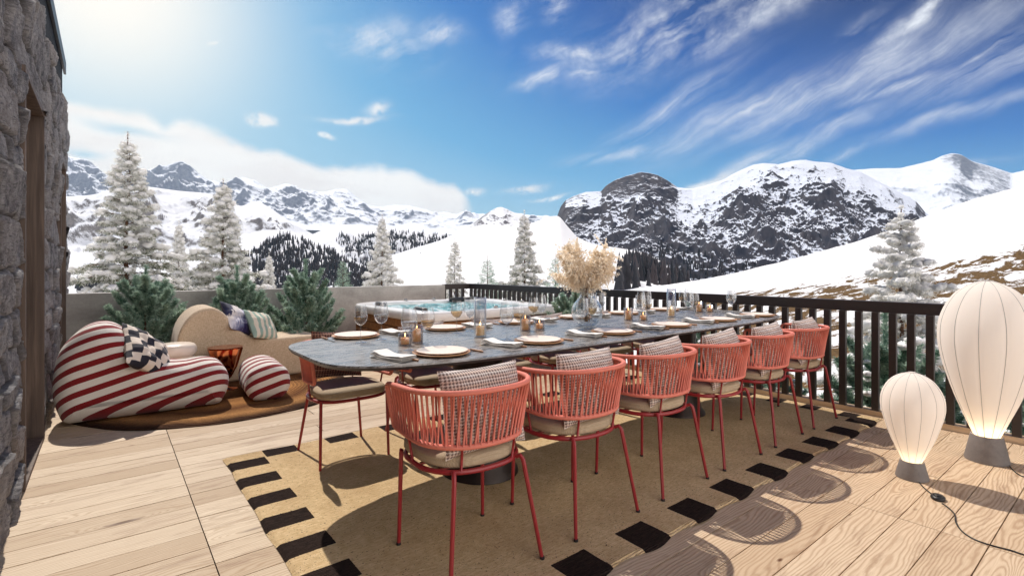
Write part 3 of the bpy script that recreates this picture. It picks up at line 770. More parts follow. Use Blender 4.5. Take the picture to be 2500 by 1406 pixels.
def make_glass(kind):
    root = empty('wine_glass', (0, 0, 0), 0, 'x', 'glass', 'stemmed glasses')
    big = kind == 'water'
    R, hb, hs = (.041, .125, .090) if big else (.037, .110, .095)
    bowl = [(.0035, hs), (R * .45, hs + hb * .05), (R * .8, hs + hb * .18), (R, hs + hb * .38), (R * .97, hs + hb * .55), (R * .86, hs + hb * .8), (R * .76, hs + hb)]
    c = [Vector((r, z, 0)) for r, z in bowl]; P = resample(bowl, 7)
    sm = []
    for i in range(len(bowl) - 1):
        p0 = bowl[max(0, i - 1)]; p1 = bowl[i]; p2 = bowl[i + 1]; p3 = bowl[min(len(bowl) - 1, i + 2)]
        for k in range(5):
            t = k / 5
            sm.append(tuple(.5 * ((2 * p1[j]) + (-p0[j] + p2[j]) * t + (2 * p0[j] - 5 * p1[j] + 4 * p2[j] - p3[j]) * t * t + (-p0[j] + 3 * p1[j] - 3 * p2[j] + p3[j]) * t ** 3) for j in (0, 1)))
    sm.append(bowl[-1])
    n = 32; V = [(r * math.cos(2 * PI * k / n), r * math.sin(2 * PI * k / n), z) for r, z in sm for k in range(n)]
    npmesh('bowl', V, gridF(len(sm), n, False, True)[:, ::-1], M['glass'], root, True)
    st = [(.034, .0008), (.033, .002), (.018, .004), (.006, .009), (.0032, .02), (.0028, hs * .6), (.0032, hs - .006), (.004, hs)]
    V = [(r * math.cos(2 * PI * k / 20), r * math.sin(2 * PI * k / 20), z) for r, z in st for k in range(20)]
    npmesh('stem', V, gridF(len(st), 20, False, True)[:, ::-1], M['vaseglass'], root, True)
    lim = hs + hb * (.42 if big else .44); w = [(max(.001, r - .0012), z + .0008) for r, z in sm if z < lim]
    w = w + [(.001, w[-1][1])]
    V = [(r * math.cos(2 * PI * k / n), r * math.sin(2 * PI * k / n), z) for r, z in w for k in range(n)]
    npmesh('drink', V, gridF(len(w), n, False, True)[:, ::-1], M['water'] if big else M['wine'], root, True)
    return root
def settings():
    pl, ch, nk, kn, fk, gw, gr = make_plate(), make_charger(), make_napkin(), make_knife(), make_fork(), make_glass('water'), make_glass('wine')
    first = dict.fromkeys(['pl', 'ch', 'nk', 'kn', 'fk', 'gw', 'gr'], True)
    def put(key, src, loc, rz, label):
        o = src if first[key] else copy_tree(src); first[key] = False
        place(o, loc, (0, 0, rz), label)
    seat = {0: ['at the front corner setting', 'at the second near side setting', 'at the third near side setting', 'at the fourth near side setting', 'at the fifth near side setting', 'at the last near side setting by the railing'],
            1: ['at the left end far side setting', 'at the second far side setting from the left', 'at the third far side setting from the left', 'at the fourth far side setting from the left', 'at the fifth far side setting from the left', 'at the last far side setting by the railing']}
    r = random.Random(2)
    for side in (0, 1):
        for i in range(6):
            x = (1.25 + .619 * i) if side == 0 else (1.155 + .612 * i)
            y = 2.118 if side == 0 else 2.945
            s_ = 1 if side == 0 else -1; rz = 0 if side == 0 else PI
            w = seat[side][i]; j = lambda a: r.uniform(-a, a)
            put('ch', ch, (x, y, TZ), j(3), 'round tan charger ' + w)
            put('pl', pl, (x + j(.003), y + j(.003), TZ + .006), j(3), 'cream plate on its charger ' + w)
            put('nk', nk, (x - s_ * .245, y + s_ * .022, TZ), rz + (.22 + j(.05)), 'folded white napkin ' + w)
            put('fk', fk, (x - s_ * .205, y - s_ * .01, TZ + .019 if False else TZ + .0005), rz + .22, 'tan handled fork beside the napkin ' + w)
            put('kn', kn, (x + s_ * .168, y + s_ * .01, TZ), rz + .05 + j(.05), 'tan handled knife right of the plate ' + w)
            put('gw', gw, (x - s_ * .075 + j(.01), y + s_ * .195 + j(.01), TZ), j(3), 'tall water glass ' + w)
            put('gr', gr, (x + s_ * .055 + j(.01), y + s_ * .235 + j(.01), TZ), j(3), 'glass of pale wine ' + w)
settings()

# candles and holders
def candle(loc, h, label, hgt_c):
    root = empty('candle_holder', loc, 0, label, 'candle', 'candle holders on the table')
    n = 48; V = []
    ring = [(0.001, .002), (1, .002), (1, h), (.93, h), (.93, .006), (.001, .006)]
    for r, z in ring:
        for k in range(n): 
            rr = .034 * r * (1 + (.03 if k % 2 else -.01) * (r > .95)); V.append((rr * math.cos(2 * PI * k / n), rr * math.sin(2 * PI * k / n), z))
    npmesh('ribbed_glass', V, gridF(len(ring), n, False, True)[:, ::-1], M['smoke'], root, False)
    wax_and_flame(root, .022, .008, hgt_c)
    return root
def wax_and_flame(root, r, z0, h):
    mb = MB(); mb.lathe([(.001, z0), (r, z0), (r, z0 + h), (r * .9, z0 + h + .001), (r * .75, z0 + h - .002), (.001, z0 + h - .003)], 24)
    w = mb.build('wax', M['wax'], root, smooth=True)
    mb = MB(); mb.tube([(0, 0, z0 + h - .004), (.0005, 0, z0 + h + .008)], .0008, 5); mb.build('wick', M['wick'], w)
    mb = MB(); mb.lathe([(.0004, 0), (.0028, .004), (.0032, .008), (.0022, .014), (.0003, .021)], 10, (.0005, 0, z0 + h + .005)); mb.build('flame', M['flame'], w, smooth=True)
candle((1.235, 2.47, TZ), .062, 'short ribbed candle holder nearest the front end of the table', .032)
candle((1.33, 2.52, TZ), .098, 'tall ribbed candle holder nearest the front end of the table', .066)
candle((2.14, 2.56, TZ), .098, 'tall ribbed candle holder left of the flower vase', .066)
candle((2.245, 2.54, TZ), .062, 'short ribbed candle holder left of the flower vase', .032)
candle((3.19, 2.56, TZ), .098, 'tall ribbed candle holder right of the flower vase', .066)
candle((3.27, 2.48, TZ), .062, 'short ribbed candle holder right of the flower vase', .032)
candle((4.28, 2.62, TZ), .098, 'tall ribbed candle holder near the railing end', .066)
candle((4.36, 2.56, TZ), .062, 'short ribbed candle holder near the railing end', .032)
def hurricane(loc, label):
    root = empty('hurricane_candle', loc, 0, label, 'candle', 'tall clear hurricane candles')
    n = 36; V = []; ring = [(.001, .001), (.036, .001), (.037, .004), (.037, .235), (.035, .235), (.035, .008), (.001, .008)]
    for r, z in ring:
        for k in range(n): V.append((r * math.cos(2 * PI * k / n), r * math.sin(2 * PI * k / n), z))
    npmesh('glass_cylinder', V, gridF(len(ring), n, False, True)[:, ::-1], M['glass'], root, True)
    wax_and_flame(root, .026, .010, .052)
hurricane((1.74, 2.50, TZ), 'tall clear cylinder with a lit candle, left of the flower vase')
hurricane((3.70, 2.52, TZ), 'tall clear cylinder with a lit candle, right of the flower vase')

def vase():
    loc = (2.66, 2.50, TZ)
    prof = [(.001, .001), (.045, .001), (.07, .012), (.098, .045), (.112, .09), (.108, .13), (.088, .165), (.062, .19), (.05, .21), (.048, .235), (.052, .262)]
    sm = resample(prof, 44); n = 40
    for _ in range(3): sm[1:-1] = (sm[:-2] + sm[1:-1] * 2 + sm[2:]) / 4
    V = [(r * math.cos(2 * PI * k / n), r * math.sin(2 * PI * k / n), z) for r, z in sm for k in range(n)]
    inn = sm[::-1] * np.array([.95, 1]) + np.array([0, .003])
    V += [(r * math.cos(2 * PI * k / n), r * math.sin(2 * PI * k / n), z) for r, z in inn for k in range(n)]
    o = npmesh('glass_vase', V, gridF(len(sm) * 2, n, False, True)[:, ::-1], M['vaseglass'], None, True); o.location = loc
    tag(o, 'clear round glass vase holding the dried cream plumes', 'vase')
    # dried plumes
    root = empty('dried_bouquet', (loc[0], loc[1], TZ + .03), 0, 'big bouquet of fluffy cream dried plumes in the glass vase', 'bouquet')
    r = np.random.default_rng(4); mbs = MB(); VV = []; tint = []
    dirs = []
    for k in range(30):
        # two main fans, left and right as the picture shows them
        side = -1 if k % 2 else 1
        ang = side * abs(r.normal(.33, .15)) + .06 if k < 26 else r.normal(0, .25); lean = r.normal(0, .20)
        L = r.uniform(.36, .50) * (1.0 - .30 * abs(ang) * .6) 
        if k in (5, 9): ang = -.75; L = .34
        top = Vector((RX * math.sin(ang), RY * math.sin(ang), math.cos(ang))) * L + Vector((FX, FY, 0)) * lean * L * .6
        base = Vector((r.normal(0, .01), r.normal(0, .01), .0)); mid = Vector((r.normal(0, .01), r.normal(0, .01), .21))
        pts = [base, mid * .6, mid] 
        for t in (.3, .6, 1.): 
            q = mid.lerp(top + Vector((0, 0, .10)), t); q.z -= .03 * t * t * abs(ang) ; pts.append(q)
        mbs.tube(pts, [.0022, .002, .0018, .0014, .001, .0006], 5)
        p0, p1 = pts[3] * .55 + pts[2] * .45, pts[-1]
        m = 1250
        t = r.random(m) ** .8
        wdt = .043 * np.sin(PI * (t * .85 + .12)) + .006
        # side sprays make the outline ragged
        spray = r.normal(0, 1, (14, 3)) * .034; sid = r.integers(0, 14, m); st_ = r.random(14)
        use = r.random(m) < .45
        c = np.array(p0)[None] * (1 - t[:, None]) + np.array(p1)[None] * t[:, None]
        cs = np.array(p0)[None] * (1 - st_[sid][:, None]) + np.array(p1)[None] * st_[sid][:, None] + spray[sid] * (r.random(m) * 1.5)[:, None] + np.array([0, 0, .02]) * r.random(m)[:, None]
        c = np.where(use[:, None], cs, c + r.normal(0, 1, (m, 3)) * (wdt * .55)[:, None])
        a = r.normal(0, 1, (m, 3)); a /= np.linalg.norm(a, axis=1)[:, None]; b = np.cross(a, r.normal(0, 1, (m, 3))); b /= np.linalg.norm(b, axis=1)[:, None]
        s1 = r.uniform(.005, .010, m)[:, None]; s2 = r.uniform(.003, .0055, m)[:, None]
        VV.append(np.stack([c - a * s1, c + b * s2, c + a * s1, c - b * s2], 1).reshape(-1, 3)); tint.append(np.repeat(r.random(m), 4))
    VV = np.concatenate(VV); F = np.arange(len(VV)).reshape(-1, 4)
    mbs.build('stems', M['twig'], root)
    npmesh('plumes', VV, F, M['pampas'], root, False, {'tint': np.concatenate(tint)})
vase()

# ------------------------------------------------------------------ hot tub
def sq(a, n_pts, k, cx=0, cy=0):
    out = []
    for i in range(n_pts):
        t = 2 * PI * (i + .5) / n_pts; c, s_ = math.cos(t), math.sin(t)
        out.append((cx + a * math.copysign(abs(c) ** (2 / k), c), cy + a * math.copysign(abs(s_) ** (2 / k), s_)))
    return out
def tub():
    cx, cy = 3.63, 5.82
    root = empty('hot_tub', (cx, cy, 0), 0, 'square white hot tub with cedar sides and bubbling turquoise water', 'hot tub')
    N = 128
    rings = [(.985, 12, .615), (1.035, 9, .618), (1.045, 8, .63), (1.045, 8, .70), (1.035, 8, .716), (1.0, 8, .723), (.90, 7, .72), (.875, 6, .712), (.86, 6, .69), (.85, 5.5, .62), (.80, 5, .5), (.6, 4, .45), (.01, 4, .42)]
    V = []
    for a, k, z in rings:
        for x, y in sq(a, N, k):
            an = math.atan2(y, x); dz = .006 * math.sin(4 * an) * (1 if .85 < a < 1.03 else 0)
            V.append((x, y, z + dz))
    npmesh('shell', V, gridF(len(rings), N, False, True), M['shell'], root, True)
    # water with low churned waves
    n = 90; u = np.linspace(-.855, .855, n); X, Y = np.meshgrid(u, u, indexing='ij')
    m = (np.abs(X) ** 6 + np.abs(Y) ** 6) ** (1 / 6)
    sc = np.where(m > .85, .85 / m, 1.); X, Y = X * sc, Y * sc
    Z = .672 + .012 * fbm(X * 4, Y * 4, 5, 3) + .010 * np.abs(perlin(X * 7, Y * 7, 8))
    npmesh('water', np.stack([X, Y, Z], -1).reshape(-1, 3), gridF(n, n), M['tubwater'], root, True)
    # slatted skirt
    for sx, sy in ((-1, 0), (0, -1), (1, 0), (0, 1)):
        mb = MB()
        for k in range(6):
            z0 = .03 + k * .097
            if sx: mb.box((sx * .985, 0, z0 + .045), (.022, 1.76, .088))
            else: mb.box((0, sy * .985, z0 + .045), (1.76, .022, .088))
        sk = mb.build('side_slats', M['tubwood'], root, bevel=.004)
    for sx in (-1, 1):
        for sy in (-1, 1):
            mb = MB()
            for k in range(5):
                t = k / 4 * PI / 2; q = Vector((sx * (.885 + .10 * math.sin(t)), sy * (.885 + .10 * math.cos(t)), .315))
                mb.box(tuple(q), (.05, .018, .575), Matrix.Rotation(-t * sx * sy, 3, 'Z'))
            mb.build('corner_post', M['tubwoody'], root, bevel=.003)
    mb = MB(); mb.bx(-.96, .96, -.96, .96, .01, .41); mb.build('cabinet', M['void'], root)
    for (x, y, rz) in ((-.80, .55, PI / 2), (.55, .80, 0), (.80, .80, -PI / 4), (-.80, -.55, PI / 2)):
        mb = MB(); mb.lathe([(.001, -.13), (.03, -.13), (.042, -.11), (.046, 0), (.042, .11), (.03, .13), (.001, .13)], 16)
        mb.v = [(v[2], v[0] * .75, v[1] * .8) for v in mb.v]
        h = mb.build('headrest', M['black'], root, smooth=True); h.location = (x, y, .715); h.rotation_euler = (0, 0, rz)
    mb = MB()
    for x, y in ((.2, .90), (-.25, .92), (.93, .1), (.93, -.3), (-.93, .2), (0, -.93)): mb.lathe([(.001, .03), (.022, .03), (.026, .02), (.026, 0)][::-1], 16, (x, y, .722))
    mb.build('control_knob', M['steel'], root, smooth=True)
tub()

# ------------------------------------------------------------------ loungers
def lounger(name, prof, y0, y1, mat, label, cat, rz=0, r_edge=.13, org=None):
    P = np.array(prof, float)
    # closed Catmull-Rom through the side profile
    n = len(P); out = []
    for i in range(n):
        p0, p1, p2, p3 = P[i - 1], P[i], P[(i + 1) % n], P[(i + 2) % n]
        for k in range(8):
            t = k / 8; out.append(.5 * (2 * p1 + (-p0 + p2) * t + (2 * p0 - 5 * p1 + 4 * p2 - p3) * t * t + (-p0 + 3 * p1 - 3 * p2 + p3) * t ** 3))
    Q = resample(np.array(out + [out[0]]), 161)[:-1]; Q[:, 1] = np.maximum(Q[:, 1], .006)
    T = np.roll(Q, -1, 0) - np.roll(Q, 1, 0); Nn = np.stack([T[:, 1], -T[:, 0]], -1); Nn /= np.linalg.norm(Nn, axis=1)[:, None]
    cen = Q.mean(0)
    if np.mean(np.sum((Q - cen) * Nn, 1)) < 0: Nn = -Nn
    V = []; w = y1 - y0; secs = []
    m = 9
    for k in range(m): a = PI / 2 * k / (m - 1); secs.append((y0 + r_edge * .8 * (1 - math.sin(a)), r_edge * (1 - math.cos(PI / 2 - a))))
    secs = [(y0 + .8 * r_edge * (1 - math.cos(PI / 2 * k / (m - 1))), r_edge * (1 - math.sin(PI / 2 * k / (m - 1)))) for k in range(m)]
    mid = [(y0 + .8 * r_edge + (w - 1.6 * r_edge) * k / 8, 0) for k in range(1, 8)]
    secs = secs + mid + [(y0 + y1 - y, i) for y, i in secs[::-1]]
    ox, oy = org
    def ring(y, ins):
        q = Q - Nn * ins
        if ins > .02:
            for _ in range(int(ins * 60)): q = (np.roll(q, 1, 0) + 2 * q + np.roll(q, -1, 0)) / 4
        q[:, 1] = np.maximum(q[:, 1], .004)
        for x, z in q: V.append((x - ox, y - oy, z))
    for y, ins in secs: ring(y, ins * .75)
    F = gridF(len(secs), 160, False, True).tolist()
    # caps: shrink towards a mid line
    b1 = (len(secs) - 1) * 160
    k0 = len(V); V += V[:160]; k1 = len(V); V += V[b1:b1 + 160]
    nF = len(F); F.append(tuple(range(k0, k0 + 160))[::-1]); F.append(tuple(range(k1, k1 + 160)))
    mb = MB(); mb.add(V, F); o = mb.build(name, mat, smooth=True)
    for q in o.data.polygons[nF:]: q.use_smooth = False
    place(o, (ox, oy, .014), (0, 0, rz)); return tag(o, label, cat)
lounger('lounge_chaise', [(-.2, 0), (-.29, .10), (-.32, .30), (-.28, .55), (-.16, .71), (-.02, .755), (.10, .69), (.22, .54), (.37, .42), (.52, .385), (.66, .395), (.78, .355), (.845, .23), (.81, .07), (.70, 0), (.2, 0)], 4.95, 5.50, M['stripe'], 'red and white diagonally striped lounge chaise on the round rug', 'lounge chair', math.radians(-3), .21, (.26, 5.2))
lounger('footstool', [(.985 - .0, .06), (.97, .16), (1.0, .27), (1.09, .325), (1.20, .325), (1.30, .27), (1.335, .16), (1.31, .06), (1.23, 0), (1.07, 0)], 4.86, 5.58, M['stripe'], 'small red and white striped bolster footstool on the round rug', 'footstool', math.radians(-4), .13, (1.16, 5.2))
lounger('daybed', [(.58, 0), (.525, .12), (.52, .36), (.57, .60), (.68, .745), (.82, .785), (.93, .73), (1.03, .60), (1.16, .475), (1.33, .428), (1.6, .425), (1.85, .42), (1.98, .37), (2.03, .25), (2.01, .08), (1.95, 0), (1.2, 0)], 5.93, 6.55, M['linen'], 'oatmeal linen daybed with a curved raised back in front of the spruces', 'daybed', 0, .05, (1.2, 6.2))
p = make_pillow('throw_pillow', .46, .42, .17, M['checker'], 'navy and cream checkered pillow on the striped lounge chaise', 'pillow', None, .07, 41)
place(p, (.255, 5.10, .505), (math.radians(-38), math.radians(32), math.radians(38)))
p = make_pillow('throw_pillow', .40, .38, .14, M['ikat'], 'navy and purple feather patterned pillow on the linen daybed', 'pillow', None, .07, 51)
place(p, (1.10, 6.10, .645), (math.radians(-40), math.radians(22), math.radians(38)))
p = make_pillow('throw_pillow', .37, .36, .13, M['sage'], 'sage green and cream striped pillow on the linen daybed', 'pillow', None, .06, 61)
place(p, (1.31, 6.02, .575), (math.radians(-36), math.radians(14), math.radians(34)))

# side tables
mb = MB(); pr = []
for k in range(4):
    z = .02 + k * .117
    for t in np.linspace(-PI / 2, PI / 2, 9): pr.append((.135 + .038 * math.cos(t), z + .057 + .057 * math.sin(t)))
pr = [(.001, .012)] + pr + [(.13, .488), (.001, .488)]
mb.lathe(pr, 56); o = mb.build('drum_stool', M['cream'], smooth=True); o.location = (.50, 5.70, .004)
tag(o, 'cream glazed drum stool of stacked rings beside the striped chaise', 'stool')
def copper():
    root = empty('side_table', (.905, 5.66, .014), 0, 'faceted copper cone side table between the chaise and the daybed', 'side table')
    n = 20; V = []
    for r, z in ((.148, .405), (.148, .398), (.10, .22), (.052, .12), (.035, .10)):
        for k in range(n): 
            rr = r * (1 + (.05 if k % 2 else -.05) * (z < .4)); V.append((rr * math.cos(2 * PI * k / n), rr * math.sin(2 * PI * k / n), z))
    mb = MB(); mb.add(V, gridF(5, n, False, True).tolist()); mb.build('cone', M['copper'], root)
    mb = MB(); mb.lathe([(.001, .408), (.152, .408), (.154, .411), (.152, .414), (.001, .414)], 40); mb.build('table_top', M['copper'], root, auto=40)
    mb = MB(); mb.lathe([(.001, .001), (.11, .001), (.112, .006), (.105, .012), (.03, .02), (.02, .05), (.03, .105)], 40); mb.build('base', M['copper'], root, smooth=True)
copper()

# ------------------------------------------------------------------ balloon lamps
def lamp(loc, R, zt, zb, br_, label, name='balloon_lamp'):
    root = empty(name, loc, 0, label, 'floor lamp', 'white balloon floor lamps')
    mb = MB(); mb.lathe([(.001, .002), (br_, .002), (br_ * 1.0, .01), (br_ * .72, zb), (br_ * .66, zb), (br_ * .6, zb - .02), (.001, zb - .02)], 48)
    base = mb.build('base', M['darkconcrete'], root, auto=40)
    z0 = zb - .002; h = zt - z0
    prof = [(0, br_ * .60), (.10, br_ * .60 + (R - br_ * .6) * .22), (.25, br_ * .6 + (R - br_ * .6) * .53), (.42, R * .86), (.55, R * .97), (.64, R), (.74, R * .965), (.84, R * .83), (.92, R * .63), (.97, R * .38), (1, R * .10)]
    sm = []
    for i in range(len(prof) - 1):
        p0, p1, p2, p3 = prof[max(0, i - 1)], prof[i], prof[i + 1], prof[min(len(prof) - 1, i + 2)]
        for k in range(5):
            t = k / 5; sm.append(tuple(.5 * (2 * p1[j] + (-p0[j] + p2[j]) * t + (2 * p0[j] - 5 * p1[j] + 4 * p2[j] - p3[j]) * t * t + (-p0[j] + 3 * p1[j] - 3 * p2[j] + p3[j]) * t ** 3) for j in (0, 1)))
    sm.append(prof[-1])
    n = 96; G = 12; V = []
    for tz, r in sm:
        for k in range(n):
            a = 2 * PI * k / n; g = abs(math.sin(a * G / 2)); rr = r * (.975 + .025 * g ** .5); V.append((rr * math.cos(a), rr * math.sin(a), z0 + h * tz))
    F = gridF(len(sm), n, False, True)[:, ::-1].tolist() + [tuple(range((len(sm) - 1) * n, len(sm) * n))]
    mb = MB(); mb.add(V, F); sh = mb.build('lamp_shade', M['balloon'], root, smooth=True)
    mb = MB()
    for k in range(G):
        a = 2 * PI * k / G
        mb.tube([(r * .979 * math.cos(a), r * .979 * math.sin(a), z0 + h * tz) for tz, r in sm[::2]], R * .0075, 5)
    mb.tube([(prof[-1][1] * 1.2 * math.cos(2 * PI * k / 16), prof[-1][1] * 1.2 * math.sin(2 * PI * k / 16), z0 + h * 1.0) for k in range(16)], R * .012, 5, True)
    mb.build('seam', M['seam'], sh, smooth=True)
    mb = MB(); rb = R * .13
    mb.lathe([(.001, 0), (rb * .5, .0), (rb, rb), (rb * .8, rb * 1.8), (.001, rb * 2.2)], 16, (0, 0, zb + .01)); mb.build('bulb', M['bulb'], root, smooth=True)
    return root
lamp((3.615, .868, 0), .150, .602, .098, .078, 'smaller white balloon floor lamp on a short grey concrete base')
lamp((4.30, .655, 0), .240, 1.12, .160, .108, 'larger white balloon floor lamp beside the railing on a concrete base')
def cable(pts, label, name='power_cable', r=.0032):
    out = []
    P = [Vector(p) for p in pts]
    for i in range(len(P) - 1):
        p0, p1, p2, p3 = P[max(0, i - 1)], P[i], P[i + 1], P[min(len(P) - 1, i + 2)]
        for k in range(8):
            t = k / 8; out.append(.5 * (2 * p1 + (p2 - p0) * t + (2 * p0 - 5 * p1 + 4 * p2 - p3) * t * t + (-p0 + 3 * p1 - 3 * p2 + p3) * t ** 3))
    out.append(P[-1]); mb = MB(); mb.tube([tuple(q) for q in out], r, 6)
    return tag(mb.build(name, M['black'], smooth=True), label, 'cable')
def gp(x, y, z=.004):
    d = (EYE - z) * FL / (y - HZ); return at(x, d, z=z)
cable([gp(2238, 1155, .03), gp(2239, 1163, .02), gp(2243, 1175), gp(2256, 1190), gp(2272, 1203), gp(2281, 1208, .012)], 'short black cable from the smaller lamp to its foot switch')
cable([gp(2299, 1228, .012), gp(2312, 1236), gp(2330, 1254), gp(2334, 1275), gp(2350, 1297), gp(2380, 1316), gp(2420, 1330), gp(2470, 1343), gp(2500, 1353), gp(2600, 1380)], 'long black cable winding from the foot switch over the boards')
cable([gp(2464, 1136, .01), gp(2470, 1143), gp(2482, 1154), gp(2500, 1163), gp(2540, 1170), gp(2620, 1172)], 'black cable leaving the base of the larger lamp')
def switch():
    c = gp(2290, 1218, 0)
    root = empty('foot_switch', (c.x, c.y, 0), .3, 'round black foot switch on the cable in front of the smaller lamp', 'switch')
    mb = MB(); mb.lathe([(.001, .001), (.034, .001), (.037, .006), (.036, .014), (.030, .020), (.022, .021), (.021, .018), (.001, .018)], 32); mb.v = [(v[0] * 1.1, v[1] * .85, v[2]) for v in mb.v]
    mb.build('housing', M['black'], root, smooth=True)
    mb = MB(); mb.lathe([(.001, .018), (.018, .018), (.018, .022), (.014, .025), (.001, .026)], 24); mb.build('button', M['black'], root, smooth=True)
switch()
# ------------------------------------------------------------------ conifers
def _ico():
    bm_ = __import__('bmesh').new(); __import__('bmesh').ops.create_icosphere(bm_, subdivisions=2, radius=1)
    V = np.array([v.co[:] for v in bm_.verts]); F = np.array([[v.index for v in f.verts] for f in bm_.faces]); bm_.free(); return V, F
ICO = _ico()
def blobs(c, r, g, flat=.82):
    """lumpy rounded clumps: c centres (n,3), r radii (n,)"""
    V0, F0 = ICO; n = len(c); var = np.array([1 + .22 * g.standard_normal(len(V0)) * .6 for _ in range(12)])
    k = g.integers(0, 12, n); a = g.random(n) * 2 * PI
    V = V0[None] * var[k][:, :, None]
    x = V[:, :, 0] * np.cos(a)[:, None] - V[:, :, 1] * np.sin(a)[:, None]; y = V[:, :, 0] * np.sin(a)[:, None] + V[:, :, 1] * np.cos(a)[:, None]
    st = g.uniform(.8, 1.5, n)[:, None]
    V = np.stack([x * st, y, V[:, :, 2] * flat], -1) * r[:, None, None] + c[:, None]
    F = (F0[None] + (np.arange(n) * len(V0))[:, None, None]).reshape(-1, 3)
    return V.reshape(-1, 3), F
def unit(v): return v / (np.linalg.norm(v, axis=-1, keepdims=True) + 1e-9)
def needles(p0, p1, n, g, ln, wd, spread=.8, droop=0.):
    """n thin leaf quads spread over the segments p0-p1"""
    L = np.linalg.norm(p1 - p0, axis=1); k = g.choice(len(p0), n, p=L / L.sum()); t = g.random(n)[:, None]
    c = p0[k] * (1 - t) + p1[k] * t; d = unit(p1 - p0)[k]
    r = unit(np.cross(d, g.standard_normal((n, 3))))
    ax = unit(d * (1 - spread * .5) + r * spread + np.array([0, 0, -droop])); s = unit(np.cross(ax, g.standard_normal((n, 3))))
    l = (ln * g.uniform(.6, 1.2, n))[:, None]
    w = wd * .5
    V = np.stack([c - s * w * .6, c + ax * l * .55 - s * w, c + ax * l, c + ax * l * .55 + s * w], 1).reshape(-1, 3)
    return V, np.arange(n * 4).reshape(-1, 4), np.repeat(g.random(n), 4)
def segs_tree(H, R, g, nb, low=.05, pw=.8, rise=.15, fall=.38, twig=.42, step=6):
    P0, P1, W = [], [], []
    for k in range(nb):
        f = low + (1 - low - .03) * (k / nb) ** .92; h = H * f; az = k * 2.39996 + g.normal(0, .25)
        L = R * (1 - f) ** pw * g.uniform(.62, 1.15) + .012 * H
        up = rise + .30 * f ** 2; dn = fall * (1 - f * .6)
        dx, dy = math.cos(az), math.sin(az); pr = np.array([0, 0, h]); bend = g.normal(0, .12)
        for i in range(1, step + 1):
            t = i / step; a2 = az + bend * t
            q = np.array([math.cos(a2) * L * t, math.sin(a2) * L * t, h + L * (up * t - dn * t * t)])
            P0.append(pr); P1.append(q); W.append(1.)
            if t > .2:
                for s in (-1, 1):
                    tl = L * twig * (1.15 - t) * g.uniform(.6, 1.15) + .03 * R; ta = a2 + s * g.uniform(.6, 1.05)
                    e = q + np.array([math.cos(ta) * tl, math.sin(ta) * tl, tl * g.uniform(-.30, .08)])
                    P0.append(q); P1.append(e); W.append(.5)
            pr = q
    for i in range(5): P0.append(np.array([0, 0, H * (.93 + .018 * i)])); P1.append(np.array([0, 0, H * (.948 + .018 * i)])); W.append(1.)
    return np.array(P0), np.array(P1), np.array(W)
def trunk_mb(H, r, g, parent, mat):
    mb = MB(); n = 8; pts = [(r * .5 * math.sin(i * 1.1), r * .4 * math.cos(i * .9), H * i / n) for i in range(n + 1)]
    mb.tube(pts, [r * (1 - .93 * i / n) for i in range(n + 1)], 8); return mb.build('trunk', mat, parent, smooth=True)
